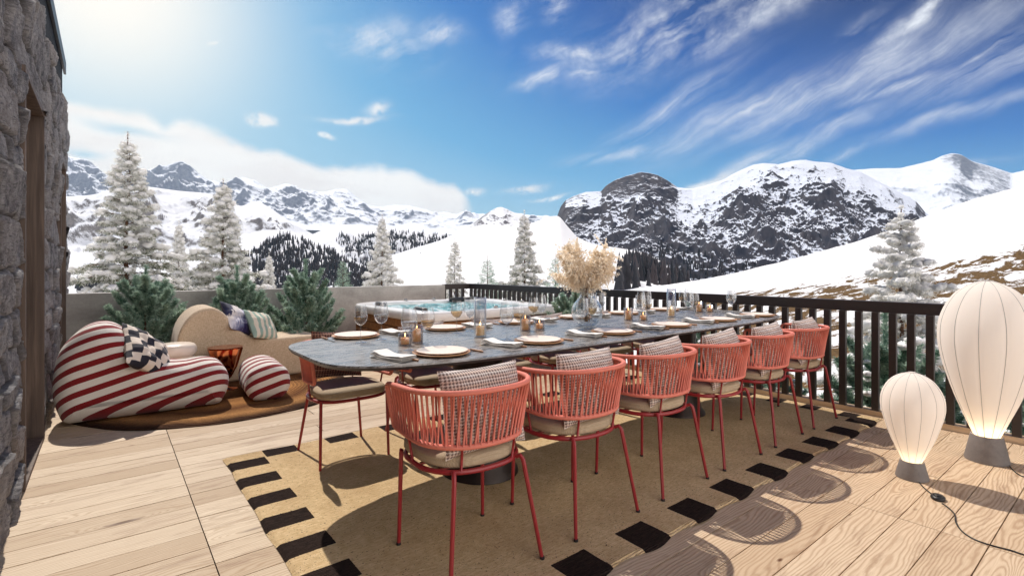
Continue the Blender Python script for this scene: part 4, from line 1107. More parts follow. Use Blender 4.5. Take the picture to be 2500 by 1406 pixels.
def snowy_tree(H, R, seed, label, nb=110, nn=26000, nsn=1100, snow_r=.075, frost=.5, green='needlewarm', low=.05, group='snow covered spruces beyond the terrace', nl=.11, pw=.8, name='spruce_tree', fall=.38):
    g = np.random.default_rng(seed); root = empty(name, (0, 0, 0), 0, label, 'tree', group)
    trunk_mb(H * .955, H * .015, g, root, M['bark'])
    P0, P1, W = segs_tree(H, R, g, nb, low, pw, fall=fall)
    nn = int(nn * 1.5); V, F, T = needles(P0, P1, nn, g, nl, nl * .11, .75, .35)
    Vc = V.reshape(-1, 4, 3); c0 = Vc.mean(1, keepdims=True); V = (c0 + (Vc - c0) * (1 - .6 * (c0[:, :, 2:3] / H).clip(0, 1))).reshape(-1, 3)
    zc = V[::4, 2] / H; rad = np.hypot(V[::4, 0], V[::4, 1]) / (R * (1 - zc).clip(.05, 1) ** pw)
    isf = g.random(len(zc)) < np.clip(frost * (.08 + 1.35 * zc + .35 * (rad - .5)), 0, .97)
    Vq = V.reshape(-1, 4, 3); Tq = T.reshape(-1, 4)
    for msk, nm, mt in ((~isf, 'crown', green), (isf, 'frosted_tips', 'frost')):
        if msk.sum() < 10: continue
        v = Vq[msk].reshape(-1, 3); npmesh(nm, v, np.arange(len(v)).reshape(-1, 4), M[mt], root, False, {'tint': Tq[msk].ravel()})
    if frost > .0:
        pass
    mbb = MB(); sel = np.where(W == 1.)[0][::1]
    for i in sel: mbb.tube([P0[i], P1[i]], [H * .0022, H * .0015], 4)
    mbb.build('limbs', M['bark'], root)
    if nsn:
        L = np.linalg.norm(P1 - P0, axis=1) * np.where(W == 1., .55, 1.2); k = g.choice(len(P0), nsn, p=L / L.sum()); t = g.random(nsn)[:, None] ** .8
        c = P0[k] * (1 - t) + P1[k] * t; z = c[:, 2] / H
        # snow loads gather in patches, more of them towards the top and the tips
        keep = (1.9 * fbm(c[:, 0] * 3.2 / H * 6 + seed, c[:, 2] * 3.4 / H * 6 + c[:, 1] * 2, 3, seed) + .95 * z + g.normal(0, .10, nsn)) > .34 - (frost - .5) * 1.1
        c = c[keep]; r = snow_r * (.45 + 1.5 * g.random(len(c)) ** 2.2) * (1.1 - .55 * c[:, 2] / H)
        c[:, 2] += r * .35
        lz = H * np.linspace(.86, 1.0, 9); c = np.concatenate([c, np.stack([g.normal(0, .012 * H, 9) * (1 - np.arange(9) / 10), g.normal(0, .012 * H, 9) * (1 - np.arange(9) / 10), lz], -1)]); r = np.r_[r, snow_r * np.linspace(.8, .3, 9)]
        nf = len(c) * 9; ix = g.integers(0, len(c), nf); dd = unit(g.standard_normal((nf, 3)) * np.array([1, 1, .55]) + np.array([0, 0, -.25])); sd = unit(np.cross(dd, g.standard_normal((nf, 3)))) * (r[ix] * .10)[:, None]; ba = c[ix] + dd * (r[ix] * .55)[:, None]; ti = c[ix] + dd * (r[ix] * g.uniform(1.3, 2.1, nf))[:, None]
        vf = np.stack([ba - sd, ba + sd, ti + sd * .3, ti - sd * .3], 1).reshape(-1, 3); npmesh('frost_needles', vf, np.arange(nf * 4).reshape(-1, 4), M['frost'], root, False, {'tint': np.repeat(g.random(nf), 4)})
        V, F = blobs(c, r * .86, g)
        V += .10 * snow_r * np.stack([np.sin(V[:, 1] * 41), np.sin(V[:, 2] * 37), np.sin(V[:, 0] * 43)], -1)
        npmesh('snow', V, F, M['treesnow'], root, True)['kind'] = 'stuff'
    return root
def shoots_spruce(H, R, seed, label, group=None, n_needles=60000, mat='needle', name='young_spruce', snow=0, nl=.046, thick=1.):
    """young spruce with upturned bottle-brush shoots"""
    g = np.random.default_rng(seed); root = empty(name, (0, 0, 0), 0, label, 'spruce', group)
    trunk_mb(H * .9, .016 * H, g, root, M['bark'])
    P0, P1 = [], []
    def shoot(a, d, L, up=.5, n=4):
        p = a.copy(); d = d.copy()
        for i in range(n):
            d = d + np.array([0, 0, up / n]); d /= np.linalg.norm(d); q = p + d * L / n; P0.append(p); P1.append(q); p = q
        return p
    shoot(np.array([0, 0, H * .62]), np.array([0, 0, 1.]), H * .40, 0, 6)
    nb = 42
    for k in range(nb):
        f = .05 + .68 * (k / nb) ** 1.1; h = H * f; az = k * 2.39996 + g.normal(0, .2)
        L = (R * (1.05 - f) ** .75 * g.uniform(.75, 1.1)) * 1.12 + .03; e0 = .15 + 1.0 * f
        d = np.array([math.cos(az), math.sin(az), e0 * .9]); d /= np.linalg.norm(d); a = np.array([0, 0, h]); dd = d.copy()
        m = 6; p = a
        for i in range(m):
            dd = dd + np.array([0, 0, .10]); dd /= np.linalg.norm(dd); q = p + dd * L / m
            if i >= 1: P0.append(p); P1.append(q)
            if i >= 2 - (f > .7):
                for s in (-1, 1, 0):
                    if s == 0 and g.random() < .6: continue
                    az2 = az + s * g.uniform(.45, .95); e = dd[2] + g.uniform(.0, .5)
                    d2 = np.array([math.cos(az2), math.sin(az2), e]); d2 /= np.linalg.norm(d2)
                    shoot(q, d2, g.uniform(.10, .17) * H * .80 * (1.2 - i / m * .5) * (1.15 - .75 * f), .7, 4)
            p = q
        shoot(p, dd, .10 * H * (1.2 - .8 * f), .4, 3)
    P0, P1 = np.array(P0), np.array(P1)
    V, F, T = needles(P0, P1, n_needles, g, nl, nl * .16, .85 * thick)
    npmesh('crown', V, F, M[mat], root, False, {'tint': T})
    mb = MB()
    for a, b in zip(P0, P1): mb.tube([a, b], [.009 * H, .008 * H], 5)
    mb.build('limbs', M[mat], root)
    if snow:
        k = g.choice(len(P0), snow); c = P1[k] + np.array([0, 0, .02]); keep = fbm(c[:, 0] * 3 + seed, c[:, 2] * 3 + c[:, 1] * 2, 2, seed) > .05; c = c[keep]
        V, F = blobs(c, .055 * g.uniform(.5, 1.3, len(c)), g, .55); npmesh('snow', V, F, M['snow'], root, True)['kind'] = 'stuff'
    return root
def hang(o, loc, rz=0, sc=1., label=None):
    place(o, loc, (0, 0, rz), label, sc); return o

G1 = 'young spruces along the parapet wall'
s1 = shoots_spruce(1.2, .44, 1, 'young blue green spruce left of the daybed, against the parapet', G1); hang(s1, (.33, 6.82, 0), .3)
s2 = shoots_spruce(1.2, .42, 2, 'young spruce behind the raised back of the linen daybed', G1); hang(s2, (1.22, 6.85, 0), 1.)
s3 = shoots_spruce(1.28, .46, 3, 'young bushy spruce between the daybed and the hot tub', G1); hang(s3, (1.98, 6.72, 0), 2.)
c = copy_tree(s1); hang(c, (4.28, 4.24, 0), 2.4, (.80, .80, .84), 'young spruce at the right front corner of the hot tub')
# beyond the railing
G2 = 'pines growing just outside the railing'
gz = -1.35
s4 = shoots_spruce(2.15, .72, 5, 'green pine outside the railing beside the last chair', G2, 60000, snow=260, nl=.06); hang(s4, (5.62, 1.55, gz), 0)
for (x, y, sc, rz, lb) in ((5.75, .45, .92, 1.2, 'green pine outside the railing behind the larger lamp'), (5.8, 2.75, .80, 2.2, 'low pine outside the railing behind the far end of the table'),
                           (6.1, 3.9, .98, 3.0, 'green pine outside the railing whose tip just clears the handrail'), (5.7, 5.3, .86, 4.1, 'pine outside the railing near the hot tub'), (6.0, -.35, .9, .4, 'green pine outside the railing at the right edge')):
    c = copy_tree(s4); hang(c, (x, y, gz), rz, sc, lb)

def tree_at(o, px, d, ytop, label=None, H0=1., ysc=None, zb=-1.6, rz=0):
    p = at(px, d, z=zb); zt = EYE + (HZ - ytop) * d / FL; sc = (zt - zb) / H0
    wx = sc if ysc is None else ysc
    place(o, p, (0, 0, rz), label, (wx, wx, sc)); return o
big = snowy_tree(6.1, 2.15, 11, 'tallest snow laden spruce, behind the parapet near the stone wall', 104, 52000, 2900, .080, .52, nl=.13, low=.10, pw=1.2, fall=.30)
tree_at(big, 312, 14, 333, None, 6.1)
med = snowy_tree(4.6, 1.8, 23, 'second tallest snowy spruce, behind the middle of the parapet', 92, 36000, 2400, .080, .55, nl=.12, pw=1.2, fall=.30)
tree_at(med, 545, 16, 445, None, 4.6, rz=.5)
flu = snowy_tree(3.4, 1.32, 37, 'fluffy white spruce above the left end of the hot tub', 84, 22000, 2600, .065, .92, nl=.09, pw=1.1)
tree_at(flu, 933, 18, 530, None, 3.4, 1.0)
c = copy_tree(flu); tree_at(c, 437, 19, 545, 'slim frosted spruce between the two tallest snowy spruces', 3.4, .80, rz=1)
c = copy_tree(flu); tree_at(c, 657, 17, 622, 'small snow covered spruce right of the second tallest one', 3.4, .62, rz=2)
c = copy_tree(med); tree_at(c, 1280, 18, 520, 'large snowy spruce behind the railing, left of the dried bouquet', 4.6, .86, rz=3.2)
thn = snowy_tree(3.0, .80, 41, 'narrow frosty spruce in front of the white hill, left of the railing corner', 90, 14000, 1000, .045, .75, nl=.10)
tree_at(thn, 1110, 20, 585, None, 3.0, 1.05)
blu = snowy_tree(2.4, .80, 51, 'small blue green spruce between the narrow frosty one and the large snowy one', 80, 14000, 0, .05, .0, 'needle', nl=.09, pw=.9, group='blue green spruces beyond the railing', fall=.2)
tree_at(blu, 1190, 17, 628, None, 2.4)
for px, d, yt, lb in ((1355, 15, 622, 'blue green spruce just left of the dried bouquet'), (838, 17, 632, 'blue green spruce above the left corner of the hot tub'), (1392, 13, 672, 'lower blue green spruce behind the dried bouquet')):
    c = copy_tree(blu); tree_at(c, px, d, yt, lb, 2.4, .95, rz=px)
rt = snowy_tree(3.25, 1.25, 61, 'heavily snowed small spruce on the right, just past the railing', 72, 26000, 5200, .050, .88, nl=.07, low=.03, pw=.95)
tree_at(rt, 2200, 6.7, 520, None, 3.25, zb=-1.35)

# ------------------------------------------------------------------ terrain
def sheet(name, prof, base, dc, db, mat, nx=700, nv=150, amp=.2, fr=1 / 900., seed=1, pw=1.15, back=.35, x0=-500, x1=3100, crest=.12, rocky=None, label=None, dcv=None, smooth=True, rel=None):
    """a ridge: crest line prof [(px,py)] at depth dc, foot base [(px,py)] at depth db, then the far side"""
    px = np.linspace(x0, x1, nx)
    P = np.array(prof, float); B = np.array(base, float)
    yc = np.interp(px, P[:, 0], P[:, 1]); yb = np.interp(px, B[:, 0], B[:, 1])
    k = np.ones(5) / 5
    yc = np.convolve(np.pad(yc, 2, 'edge'), k, 'valid')
    DC = dc + (0 if dcv is None else np.interp(px, *zip(*dcv)))
    DC = DC * np.ones(nx)
    v = np.r_[np.linspace(0, 1, nv), 1 + back * np.linspace(0, 1, nv // 4)[1:]]
    vv = v[None, :]; D = db + (DC[:, None] - db) * vv
    zc = EYE + (HZ - yc) * DC / FL; zb = EYE + (HZ - yb) * db / FL
    relief = np.maximum(zc - zb, 1)[:, None]
    dz = (zc - zb)[:, None]; z = zb[:, None] + np.where(vv < 1, dz * vv.clip(0, 1) ** pw, dz - relief * (vv - 1) / back)
    lat = D * (px[:, None] - CX) / FL; X = FX * D + RX * lat; Y = FY * D + RY * lat
    nz_ = ridged(X * fr, Y * fr, 8, seed, .56); nz_ = nz_ - nz_.mean() + .15
    env = np.where(vv < 1, np.sin(PI * vv.clip(0, 1) ** .8) * (1 - crest) + crest * vv.clip(0, 1), crest)
    z = z + (nz_ - .15) * amp * (relief if rel is None else rel) * env
    rk = np.zeros_like(z)
    if rocky: rk = rocky(px[:, None] + 0 * vv, HZ - (z - EYE) * FL / D, vv + 0 * D, X, Y)
    V = np.stack([X, Y, z], -1)
    o = npmesh(name, V.reshape(-1, 3), gridF(nx, len(v))[:, ::-1], mat, None, smooth, {'rocky': rk})
    o['kind'] = 'structure'
    return dict(px=px, D=D, z=z, nv=nv, db=db)
def sheet_z(s, px, t):
    """point on a sheet at column px and fraction t between foot and crest"""
    i = np.interp(px, s['px'], np.arange(len(s['px']))); i0 = i.astype(int).clip(0, len(s['px']) - 2); fi = i - i0
    j = t * (s['nv'] - 1); j0 = j.astype(int).clip(0, s['nv'] - 2); fj = j - j0
    def q(A): return (A[i0, j0] * (1 - fi) + A[i0 + 1, j0] * fi) * (1 - fj) + (A[i0, j0 + 1] * (1 - fi) + A[i0 + 1, j0 + 1] * fi) * fj
    return q(s['D']), q(s['z'])

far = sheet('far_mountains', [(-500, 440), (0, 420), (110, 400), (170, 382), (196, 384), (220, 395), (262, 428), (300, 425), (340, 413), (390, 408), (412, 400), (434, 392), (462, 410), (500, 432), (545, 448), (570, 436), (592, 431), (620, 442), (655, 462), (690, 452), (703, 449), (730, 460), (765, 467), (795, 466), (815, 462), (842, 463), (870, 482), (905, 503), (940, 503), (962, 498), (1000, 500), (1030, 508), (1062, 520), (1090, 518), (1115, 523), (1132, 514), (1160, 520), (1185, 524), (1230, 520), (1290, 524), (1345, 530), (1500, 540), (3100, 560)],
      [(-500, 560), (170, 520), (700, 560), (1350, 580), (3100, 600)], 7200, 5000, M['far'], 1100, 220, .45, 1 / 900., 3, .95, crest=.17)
mid = sheet('snow_shoulder', [(-500, 480), (170, 480), (230, 476), (300, 458), (360, 455), (420, 463), (520, 476), (560, 486), (585, 505), (605, 496), (628, 488), (655, 503), (700, 535), (760, 570), (820, 610), (900, 650), (1000, 680), (1500, 700), (3100, 720)],
      [(-500, 640), (170, 640), (500, 640), (700, 660), (1000, 710), (3100, 730)], 4300, 2900, M['mid'], 800, 170, .42, 1 / 620., 12, 1.0, crest=.06)
vly = sheet('valley_ridge', [(-500, 560), (500, 640), (700, 600), (790, 560), (830, 548), (900, 552), (960, 556), (1020, 566), (1090, 572), (1150, 580), (1400, 590), (3100, 620)],
      [(-500, 700), (500, 700), (1400, 700), (3100, 720)], 3000, 2150, M['mid'], 600, 130, .32, 1 / 420., 22, 1.2, crest=.05)
fst = sheet('forested_ridge', [(-500, 650), (200, 655), (330, 640), (430, 634), (520, 600), (580, 578), (640, 562), (700, 560), (730, 572), (770, 590), (820, 612), (870, 640), (930, 665), (1000, 690), (1400, 720), (3100, 740)],
      [(-500, 715), (1400, 735), (3100, 740)], 1900, 1250, M['mid'], 600, 110, .20, 1 / 350., 33, 1.2, crest=.05)
pk = sheet('grey_peak', [(900, 640), (1080, 585), (1150, 548), (1176, 530), (1195, 517), (1212, 509), (1226, 507), (1240, 513), (1258, 520), (1280, 527), (1300, 545), (1322, 538), (1340, 545), (1400, 600)],
      [(900, 660), (1400, 640)], 2300, 1700, M['peak'], 320, 110, .30, 1 / 260., 44, 1.0, x0=900, x1=1400, crest=.12)
def rk4(px, py, v, X, Y):
    return -.18 * sstep(1900, 2200, px) * sstep(.5, 1., v) + .46 * np.exp(-((px - 1560) / 92) ** 4) * sstep(.72, .86, v) + .35 * np.exp(-((px - 1400) / 50) ** 2) * sstep(.45, .7, v) + .25 * sstep(.35, .0, v) + .14 * np.exp(-((v - .42) / .13) ** 2) - .10 * sstep(.62, .9, v)
drk = sheet('rocky_mountain', [(1180, 720), (1290, 640), (1330, 580), (1358, 535), (1368, 505), (1380, 489), (1400, 478), (1430, 468), (1468, 466), (1480, 452), (1500, 439), (1530, 428), (1560, 421), (1582, 422), (1605, 428), (1630, 442), (1655, 459), (1690, 463), (1730, 452), (1765, 440), (1800, 422), (1840, 404), (1865, 399), (1900, 402), (1935, 394), (1965, 392), (1990, 395), (2030, 398), (2065, 410), (2100, 418), (2140, 440), (2190, 465), (2235, 490), (2260, 520), (2400, 600), (2600, 660)],
      [(1180, 730), (1400, 720), (3100, 720)], 2350, 1350, M['dark'], 1200, 360, .36, 1 / 520., 57, 1.25, x0=1180, x1=2600, crest=.07, rocky=rk4)
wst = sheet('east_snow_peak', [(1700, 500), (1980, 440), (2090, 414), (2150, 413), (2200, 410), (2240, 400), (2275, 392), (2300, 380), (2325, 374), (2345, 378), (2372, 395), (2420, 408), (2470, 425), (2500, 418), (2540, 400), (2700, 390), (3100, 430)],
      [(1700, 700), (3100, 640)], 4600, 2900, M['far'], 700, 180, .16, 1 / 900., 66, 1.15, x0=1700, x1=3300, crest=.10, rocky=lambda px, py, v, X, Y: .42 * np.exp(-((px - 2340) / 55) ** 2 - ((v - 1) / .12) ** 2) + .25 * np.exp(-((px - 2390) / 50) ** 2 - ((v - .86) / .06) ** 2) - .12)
def rk5(px, py, v, X, Y): return .22 * np.exp(-((px - 1215) / 60) ** 2 - ((py - 565) / 14) ** 2) + .30 * np.exp(-((px - 1400) / 60) ** 2 - ((py - 600) / 18) ** 2)
hil = sheet('white_hill', [(200, 760), (820, 728), (900, 706), (945, 680), (975, 652), (1010, 628), (1040, 611), (1080, 587), (1110, 573), (1150, 556), (1175, 549), (1210, 548), (1245, 553), (1290, 548), (1320, 537), (1345, 528), (1365, 527), (1385, 552), (1410, 580), (1450, 597), (1500, 604), (1560, 614), (1600, 630), (1640, 655), (1670, 680), (1700, 700), (1900, 730), (3100, 760)],
      [(200, 770), (900, 745), (1400, 760), (3100, 800)], 620, 60, M['hill'], 800, 160, .05, 1 / 150., 71, 1.35, x0=200, x1=2400, crest=.03, rocky=rk5)
# near ground: one sheet from under the terrace to the foot of the hills, rising to the right
def near_ground():
    nx, nr = 620, 330
    px = np.linspace(-4200, 5200, nx)
    prof = [(-4200, 745), (1300, 745), (1400, 728), (1480, 715), (1560, 703), (1620, 696), (1700, 686), (1800, 666), (1900, 641), (2000, 614), (2100, 588), (2200, 553), (2300, 512), (2400, 478), (2500, 455), (2650, 420), (3000, 330), (3600, 230), (5200, 120)]
    yc = np.interp(px, *zip(*prof)); yc = np.convolve(np.pad(yc, 4, 'edge'), np.ones(9) / 9, 'valid')
    w = sstep(1200, 1650, px); DC = 90.
    u = np.linspace(0, 1, nr - 60); d = np.r_[3.2 * (DC / 3.2) ** u, DC * (1 + 1.2 * np.linspace(0, 1, 61)[1:])]
    zc = EYE + (HZ - yc) * DC / FL
    t = ((d[None, :] - 5) / (DC - 5)).clip(0, None)
    z = -1.35 + (zc[:, None] + 1.35) * np.where(t < 1, t ** 1.45, 1 - (t - 1) * 1.6 * 1)
    z = np.where(t > 1, zc[:, None] - (d[None, :] - DC) * .35, z)
    lat = d[None, :] * (px[:, None] - CX) / FL; X = FX * d[None, :] + RX * lat; Y = FY * d[None, :] + RY * lat
    z = z + .16 * fbm(X * .22, Y * .22, 5, 3) * np.minimum(1, d[None, :] / 20) + .05 * fbm(X * .9, Y * .9, 4, 6)
    # drift against the house on the far left
    z = z + 2.0 * np.exp(-((X + .9) / 2.2) ** 2 - ((Y - 14.) / 3.4) ** 2)
    py = HZ - (z - EYE) * FL / d[None, :]
    lim = np.interp(px, [1380, 1600, 1850, 2050, 2270, 2500, 2800, 5200], [756, 738, 704, 680, 645, 595, 550, 400])[:, None]
    grass = sstep(-26, 22, py - lim) * (1 - sstep(8, 5, d[None, :])) * sstep(1500, 1750, px)[:, None]
    V = np.stack([X, Y, z], -1)
    o = npmesh('snow_ground', V.reshape(-1, 3), gridF(nx, len(d))[:, ::-1], M['meadow'], None, True, {'grass': grass * .80 - .25})
    o['kind'] = 'structure'
near_ground()
mb = MB(); mb.bx(-14, 7, -14, 9, -1.6, -1.42); o = tag(mb.build('ground', M['snow']), kind='structure')
n = 60; u = np.linspace(-16000, 16000, n); X, Y = np.meshgrid(u, u, indexing='ij')
o = npmesh('valley_ground', np.stack([X, Y, -420 + 0 * X], -1).reshape(-1, 3), gridF(n, n), M['snow']); o['kind'] = 'structure'

# distant conifer forests: dense masses, one object per wood
def inpoly(x, y, poly):
    c = np.zeros(len(x), bool); n = len(poly)
    for i in range(n):
        x1, y1 = poly[i]; x2, y2 = poly[(i + 1) % n]
        m = ((y1 > y) != (y2 > y)) & (x < (x2 - x1) * (y - y1) / (y2 - y1 + 1e-9) + x1); c ^= m
    return c
def forest(name, s, polys, n, h, seed, label, fade=.35):
    g = np.random.default_rng(seed); P = []
    xs = [p[0] for q in polys for p in q]; px = g.uniform(min(xs), max(xs), n * 14); t = g.random(n * 14)
    d, z = sheet_z(s, px, t); py = HZ - (z - EYE) * FL / d
    m = np.zeros(len(px), bool)
    for q in polys: m |= inpoly(px + g.normal(0, 5, len(px)), py + g.normal(0, 2.5, len(px)), q)
    m &= (fbm(px / 26., py / 13., 4, seed) + g.normal(0, .12, len(px))) > -fade
    px, d, z = px[m][:n], d[m][:n], z[m][:n]; k = len(px)
    lat = d * (px - CX) / FL; X = FX * d + RX * lat; Y = FY * d + RY * lat
    H = h * g.uniform(.6, 1.25, k); R = H * g.uniform(.13, .19, k)
    V = []; F = []; nn = 6; a0 = g.random(k) * 6
    lev = [(0, 1.), (.33, .55), (.34, .85), (.64, .32), (.65, .55), (1., .02)]
    VV = np.zeros((k, len(lev), nn, 3))
    for i, (lz, lr) in enumerate(lev):
        for j in range(nn):
            a = a0 + j * 2 * PI / nn; rr = R * lr * g.uniform(.75, 1.2, k)
            VV[:, i, j] = np.stack([X + rr * np.cos(a), Y + rr * np.sin(a), z - H * .05 + H * lz], -1)
    F0 = gridF(len(lev), nn, False, True); F = (F0[None] + (np.arange(k) * len(lev) * nn)[:, None, None]).reshape(-1, 4)
    o = npmesh(name, VV.reshape(-1, 3), F, M['forest'], None, False, {'tint': np.repeat(g.random(k), len(lev) * nn)})
    tag(o, label, 'forest', kind='stuff')
forest('conifer_forest', fst, [[(560, 600), (600, 625), (660, 590), (700, 572), (740, 590), (800, 610), (850, 640), (900, 665), (960, 700), (940, 740), (200, 740), (180, 690), (420, 680), (520, 690), (560, 660)]], 4200, 20, 5, 'dark blue conifer forest covering the valley slope behind the parapet', .20)
forest('conifer_forest', vly, [[(820, 572), (860, 580), (960, 566), (1020, 572), (1095, 578), (1120, 620), (1000, 690), (900, 700), (860, 640), (830, 600)]], 2000, 22, 6, 'band of dark conifers on the ridge left of the white hill', .15)
forest('conifer_forest', drk, [[(1500, 640), (1560, 620), (1640, 590), (1760, 640), (1900, 645), (1880, 700), (1500, 720)]], 750, 20, 7, 'dark conifers at the foot of the rocky mountain', .12)
forest('conifer_forest', hil, [[(1560, 622), (1600, 640), (1650, 672), (1690, 705), (1500, 720), (1520, 640)]], 260, 6.5, 8, 'dark conifers on the right shoulder of the white hill', .02)
# ------------------------------------------------------------------ sky, sun, air, camera
SUN_EL = math.radians(53); sun_dir = Vector((.03, 1, 0)).normalized() * math.cos(SUN_EL) + Vector((0, 0, math.sin(SUN_EL)))
def world():
    w = bpy.data.worlds.new('World'); S.world = w; w.use_nodes = True; t = NT(w.node_tree)
    d = t.vm('NORMALIZE', t.n('ShaderNodeTexCoord', out=0)); x = t.xyz(d)
    sky = t.n('ShaderNodeTexSky', sky_type='NISHITA', sun_disc=False, sun_elevation=SUN_EL, sun_rotation=math.atan2(sun_dir.x, sun_dir.y), altitude=1800., air_density=1., dust_density=.6, ozone_density=2.)
    deg = 180 / PI
    el = t.m('MULTIPLY', t.m('ARCSINE', x[2]), deg)
    az = t.m('MULTIPLY', t.m('ARCTAN2', x[0], x[1]), deg)            # 0 along Y, positive towards X
    def ae(px, py):
        v = Vector((FX + RX * (px - CX) / FL, FY + RY * (px - CX) / FL, (HZ - py) / FL)).normalized()
        return math.degrees(math.atan2(v.x, v.y)), math.degrees(math.asin(v.z)), v
    g = ae(250, -50)[2]
    gam = t.m('MULTIPLY', t.m('ARCCOSINE', t.vm('DOT_PRODUCT', d, tuple(g), out=1)), deg)
    tt = t.m('MULTIPLY', t.m('MULTIPLY', t.m('MAXIMUM', el, 0), t.m('ADD', t.m('MINIMUM', gam, 95), 5)), .000588)
    c = lambda *a: srgb(*a)
    base = t.ramp(tt, [(0, c(200, 234, 244)), (.12, c(168, 216, 238)), (.3, c(104, 178, 226)), (.55, c(44, 124, 202)), (.75, c(20, 90, 172)), (1, c(8, 52, 120))])
    base = t.mix(.05, base, t.mix(1., sky, (.11, .11, .11), 'MULTIPLY'))
    glow = t.m('POWER', 2.718, t.m('MULTIPLY', t.m('MULTIPLY', gam, gam), -1 / (2 * 7.2 ** 2)))
    glow2 = t.m('POWER', 2.718, t.m('MULTIPLY', gam, -1 / 17.))
    # clouds -------------------------------------------------
    v2 = t.comb(az, el, 0)
    wob = t.noise(v2, .09, 4, .6, out=1); v3 = t.vm('ADD', v2, t.vm('MULTIPLY', t.vm('SUBTRACT', wob, (.5, .5, .5)), (5, 3.5, 0)))
    def blob(px, py, rx, ry, rot=0, pw=2., src=None):
        a, e, _ = ae(px, py); ax = ae(px + rx, py)[0] - a if rx < 400 else (ae(px + rx * .5, py)[0] - ae(px - rx * .5, py)[0]); 
        ry_ = abs(ae(px, py + ry)[1] - e); m = t.map(src or v3, (-a, -e, 0)); m = t.n('ShaderNodeVectorRotate', {'Vector': m, 'Angle': math.radians(-rot)}, rotation_type='Z_AXIS')
        m = t.vm('MULTIPLY', m, (1 / abs(ax), 1 / ry_, 0)); L = t.vm('LENGTH', m, out=1)
        return t.m('POWER', 2.718, t.m('MULTIPLY', t.m('POWER', L, pw), -1.))
    # cirrus, drawn out in long fibres rising to the right
    def fib(rot, sx, sy, seed):
        m = t.n('ShaderNodeVectorRotate', {'Vector': v3, 'Angle': math.radians(-rot)}, rotation_type='Z_AXIS'); m = t.map(m, (seed, seed * 2, 0), sc=(sx, sy, 1))
        return t.noise(m, 1., 12, .66, .2)
    f1 = fib(22, .055, .34, 3.); f2 = fib(30, .03, .6, 9.); f3 = fib(18, .12, .22, 5.)
    def acc(bl):
        s = bl[0]
        for b in bl[1:]: s = t.m('MAXIMUM', s, b)
        return s
    A = acc([blob(1650, 60, 300, 75, 14), blob(1560, 95, 130, 60, 22), blob(1430, 120, 130, 22, 2), blob(1850, 10, 230, 50, 24), blob(1060, 90, 60, 26, 0), blob(930, 100, 110, 50, -10), blob(1250, 55, 32, 36, 40), blob(1345, 15, 30, 40, 45),
             blob(2075, 95, 75, 26, 40), blob(2230, 45, 160, 26, 30)])
    B = acc([blob(2050, 215, 420, 42, 17), blob(1830, 275, 240, 45, 18), blob(2380, 160, 260, 36, 18), blob(2150, 130, 170, 26, 30), blob(2340, 262, 230, 17, 12), blob(1960, 345, 210, 20, 22), blob(1700, 340, 120, 22, 18), blob(1830, 400, 90, 22, 35), blob(2180, 215, 200, 17, 8), blob(2420, 100, 200, 16, 30),
             blob(1480, 385, 90, 16, 8), blob(1430, 168, 45, 9, 12), blob(1640, 260, 170, 26, 28), blob(1320, 190, 60, 16, 25), blob(2050, 375, 70, 10, 25)])
    ca = t.m('MULTIPLY', A, t.mr(t.m('ADD', f1, t.m('MULTIPLY', t.m('SUBTRACT', f3, .5), .9)), .34, .70)); iso = t.mr(t.noise(v2, .35, 8, .68), .32, .62, .25, 1.); ca = t.m('MULTIPLY', t.m('MULTIPLY', ca, iso), 1.2)
    cb = t.m('MULTIPLY', B, t.mr(t.m('ADD', t.m('MULTIPLY', f2, .6), t.m('MULTIPLY', f1, .4)), .38, .62)); cb = t.m('MULTIPLY', t.m('MULTIPLY', cb, t.mr(iso, .25, 1., .55, 1.)), 1.1)
    cir = t.m('MAXIMUM', ca, cb)
    # the wide bank over the left range
    lump = t.noise(v2, .16, 7, .55, .3); lump2 = t.noise(v2, .5, 5, .6)
    top = [(100, 245), (155, 241), (230, 246), (300, 260), (350, 262), (400, 296), (440, 286), (480, 296), (540, 325), (600, 352), (650, 366), (720, 378), (800, 395), (860, 405), (930, 402), (1000, 418), (1060, 428), (1110, 446), (1140, 478), (1160, 505), (1200, 540)]
    a0, a1 = ae(60, 300)[0], ae(1220, 450)[0]
    u = t.mr(az, a0, a1, 0, 1)
    stops = [((ae(px, py)[0] - a0) / (a1 - a0), ae(px, py)[1] / 30) for px, py in top]
    elt = t.m('MULTIPLY', t.ramp(u, stops[:32]), 30)
    dd = t.m('SUBTRACT', t.m('ADD', elt, t.m('MULTIPLY', t.m('SUBTRACT', lump, .5), 3.2)), t.m('ADD', el, t.m('MULTIPLY', lump2, .5)))
    bank = t.mr(dd, -.5, .75, 0, 1, True)
    hole = t.m('ADD', blob(300, 325, 100, 13, -2, 2., v3), blob(200, 372, 55, 9, 0))
    bank = t.m('MULTIPLY', bank, t.m('SUBTRACT', 1, t.m('MULTIPLY', hole, .9), clamp=True))
    bank = t.m('MULTIPLY', bank, t.mr(az, ae(1165, 470)[0], ae(1120, 470)[0], 0, 1, True))
    bank = t.m('MULTIPLY', bank, t.mr(az, ae(60, 300)[0] - 12, ae(60, 300)[0], 0, 1))
    puff = acc([blob(628, 297, 36, 19, -15, 4.), blob(795, 333, 20, 8, 0, 3.), blob(870, 292, 70, 7, 4, 2.), blob(935, 272, 26, 14, 10, 2.), blob(515, 101, 16, 6, 20, 4.), blob(1285, 466, 40, 6, 8), blob(1160, 470, 22, 7, 0), blob(1345, 484, 36, 4, 3), blob(2170, 420, 170, 10, 3), blob(1740, 450, 90, 10, 18)])
    puff = t.m('MULTIPLY', puff, t.mr(t.noise(v2, .9, 5, .6), .3, .5))
    col = base
    col = t.mix(t.m('MULTIPLY', cir, .95, clamp=True), col, c(236, 241, 250))
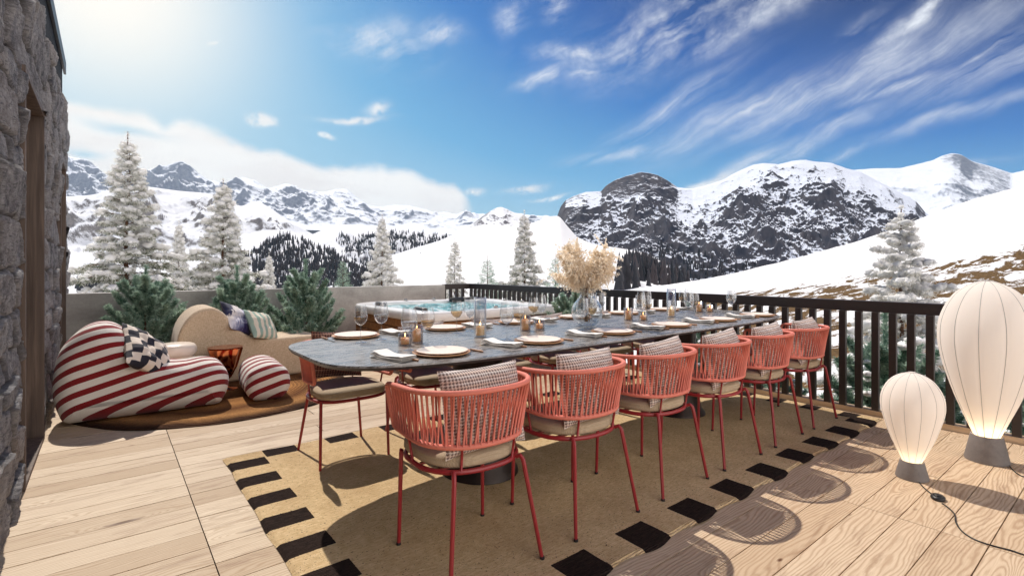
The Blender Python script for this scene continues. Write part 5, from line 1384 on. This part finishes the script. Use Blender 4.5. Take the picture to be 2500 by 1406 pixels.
    bcol = t.mix(t.mr(t.noise(t.map(v2, sc=(.6, 2.2, 1)), .16, 5, .55), .42, .62), (1.06, 1.05, 1.03, 1), c(252, 248, 246))
    col = t.mix(t.m('MAXIMUM', bank, t.m('MULTIPLY', puff, .9), clamp=True), col, bcol)
    col = t.mix(t.m('MULTIPLY', glow2, .18, clamp=True), col, c(236, 246, 250)); col = t.mix(t.m('MULTIPLY', glow, .95, clamp=True), col, (1.15, 1.08, .98, 1))
    back_fill = t.m('MULTIPLY', t.mr(gam, 88, 125, 0, 1, True), t.mr(t.noise(v2, .03, 5, .5), .3, .6)); col = t.mix(t.m('MULTIPLY', back_fill, .9), col, (3.5, 3.2, 2.9, 1))  # unseen bright warm cloud added behind the camera as frontal fill light
    low = t.mr(el, -3, 0, 0, 1); col = t.mix(low, (.75, .78, .82, 1), col)
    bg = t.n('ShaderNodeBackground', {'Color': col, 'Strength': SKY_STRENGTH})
    o = w.node_tree.nodes.new('ShaderNodeOutputWorld'); w.node_tree.links.new(bg, o.inputs[0])
    w.cycles.sampling_method = 'MANUAL'; w.cycles.sample_map_resolution = 512
SKY_STRENGTH = .70
world()
L = bpy.data.lights.new('sun', 'SUN'); L.energy = 3.3; L.angle = math.radians(.6); L.color = (1, .93, .84)
lo = bpy.data.objects.new('sun', L); COL.objects.link(lo); lo.rotation_euler = sun_dir.to_track_quat('Z', 'Y').to_euler(); lo.location = (0, 0, 30)
# haze over the far ranges
HAZE = 2.4e-5
if HAZE:
    mb = MB(); mb.bx(-13000, 13000, -13000, 13000, -421, 1800); m, t = newmat('haze_air')
    o = m.node_tree.nodes.new('ShaderNodeOutputMaterial')
    v = t.n('ShaderNodeVolumePrincipled', {'Color': (.60, .80, 1.), 'Density': HAZE, 'Anisotropy': .2})
    m.node_tree.links.new(v, o.inputs['Volume'])
    tag(mb.build('haze', m), kind='stuff')
cam = bpy.data.cameras.new('camera'); co = bpy.data.objects.new('camera', cam); COL.objects.link(co); S.camera = co
cam.sensor_width = 36; cam.sensor_fit = 'HORIZONTAL'; cam.lens = FL / 2500 * 36; cam.shift_y = -(703 - HZ) / 2500; cam.clip_start = .05; cam.clip_end = 60000
co.location = (0, 0, EYE); co.rotation_euler = (PI / 2, 0, -math.atan2(FX, FY))
S.view_settings.view_transform = 'Standard'; S.view_settings.look = 'None'; S.view_settings.exposure = .5; S.view_settings.gamma = 1
S.cycles.max_bounces = 10; S.cycles.transparent_max_bounces = 24; S.cycles.diffuse_bounces = 4; S.cycles.glossy_bounces = 4; S.cycles.volume_bounces = 0
S.cycles.use_adaptive_sampling = True; S.cycles.adaptive_threshold = .02; S.cycles.use_denoising = True
S.cycles.caustics_reflective = False; S.cycles.caustics_refractive = False; S.cycles.sample_clamp_indirect = 6
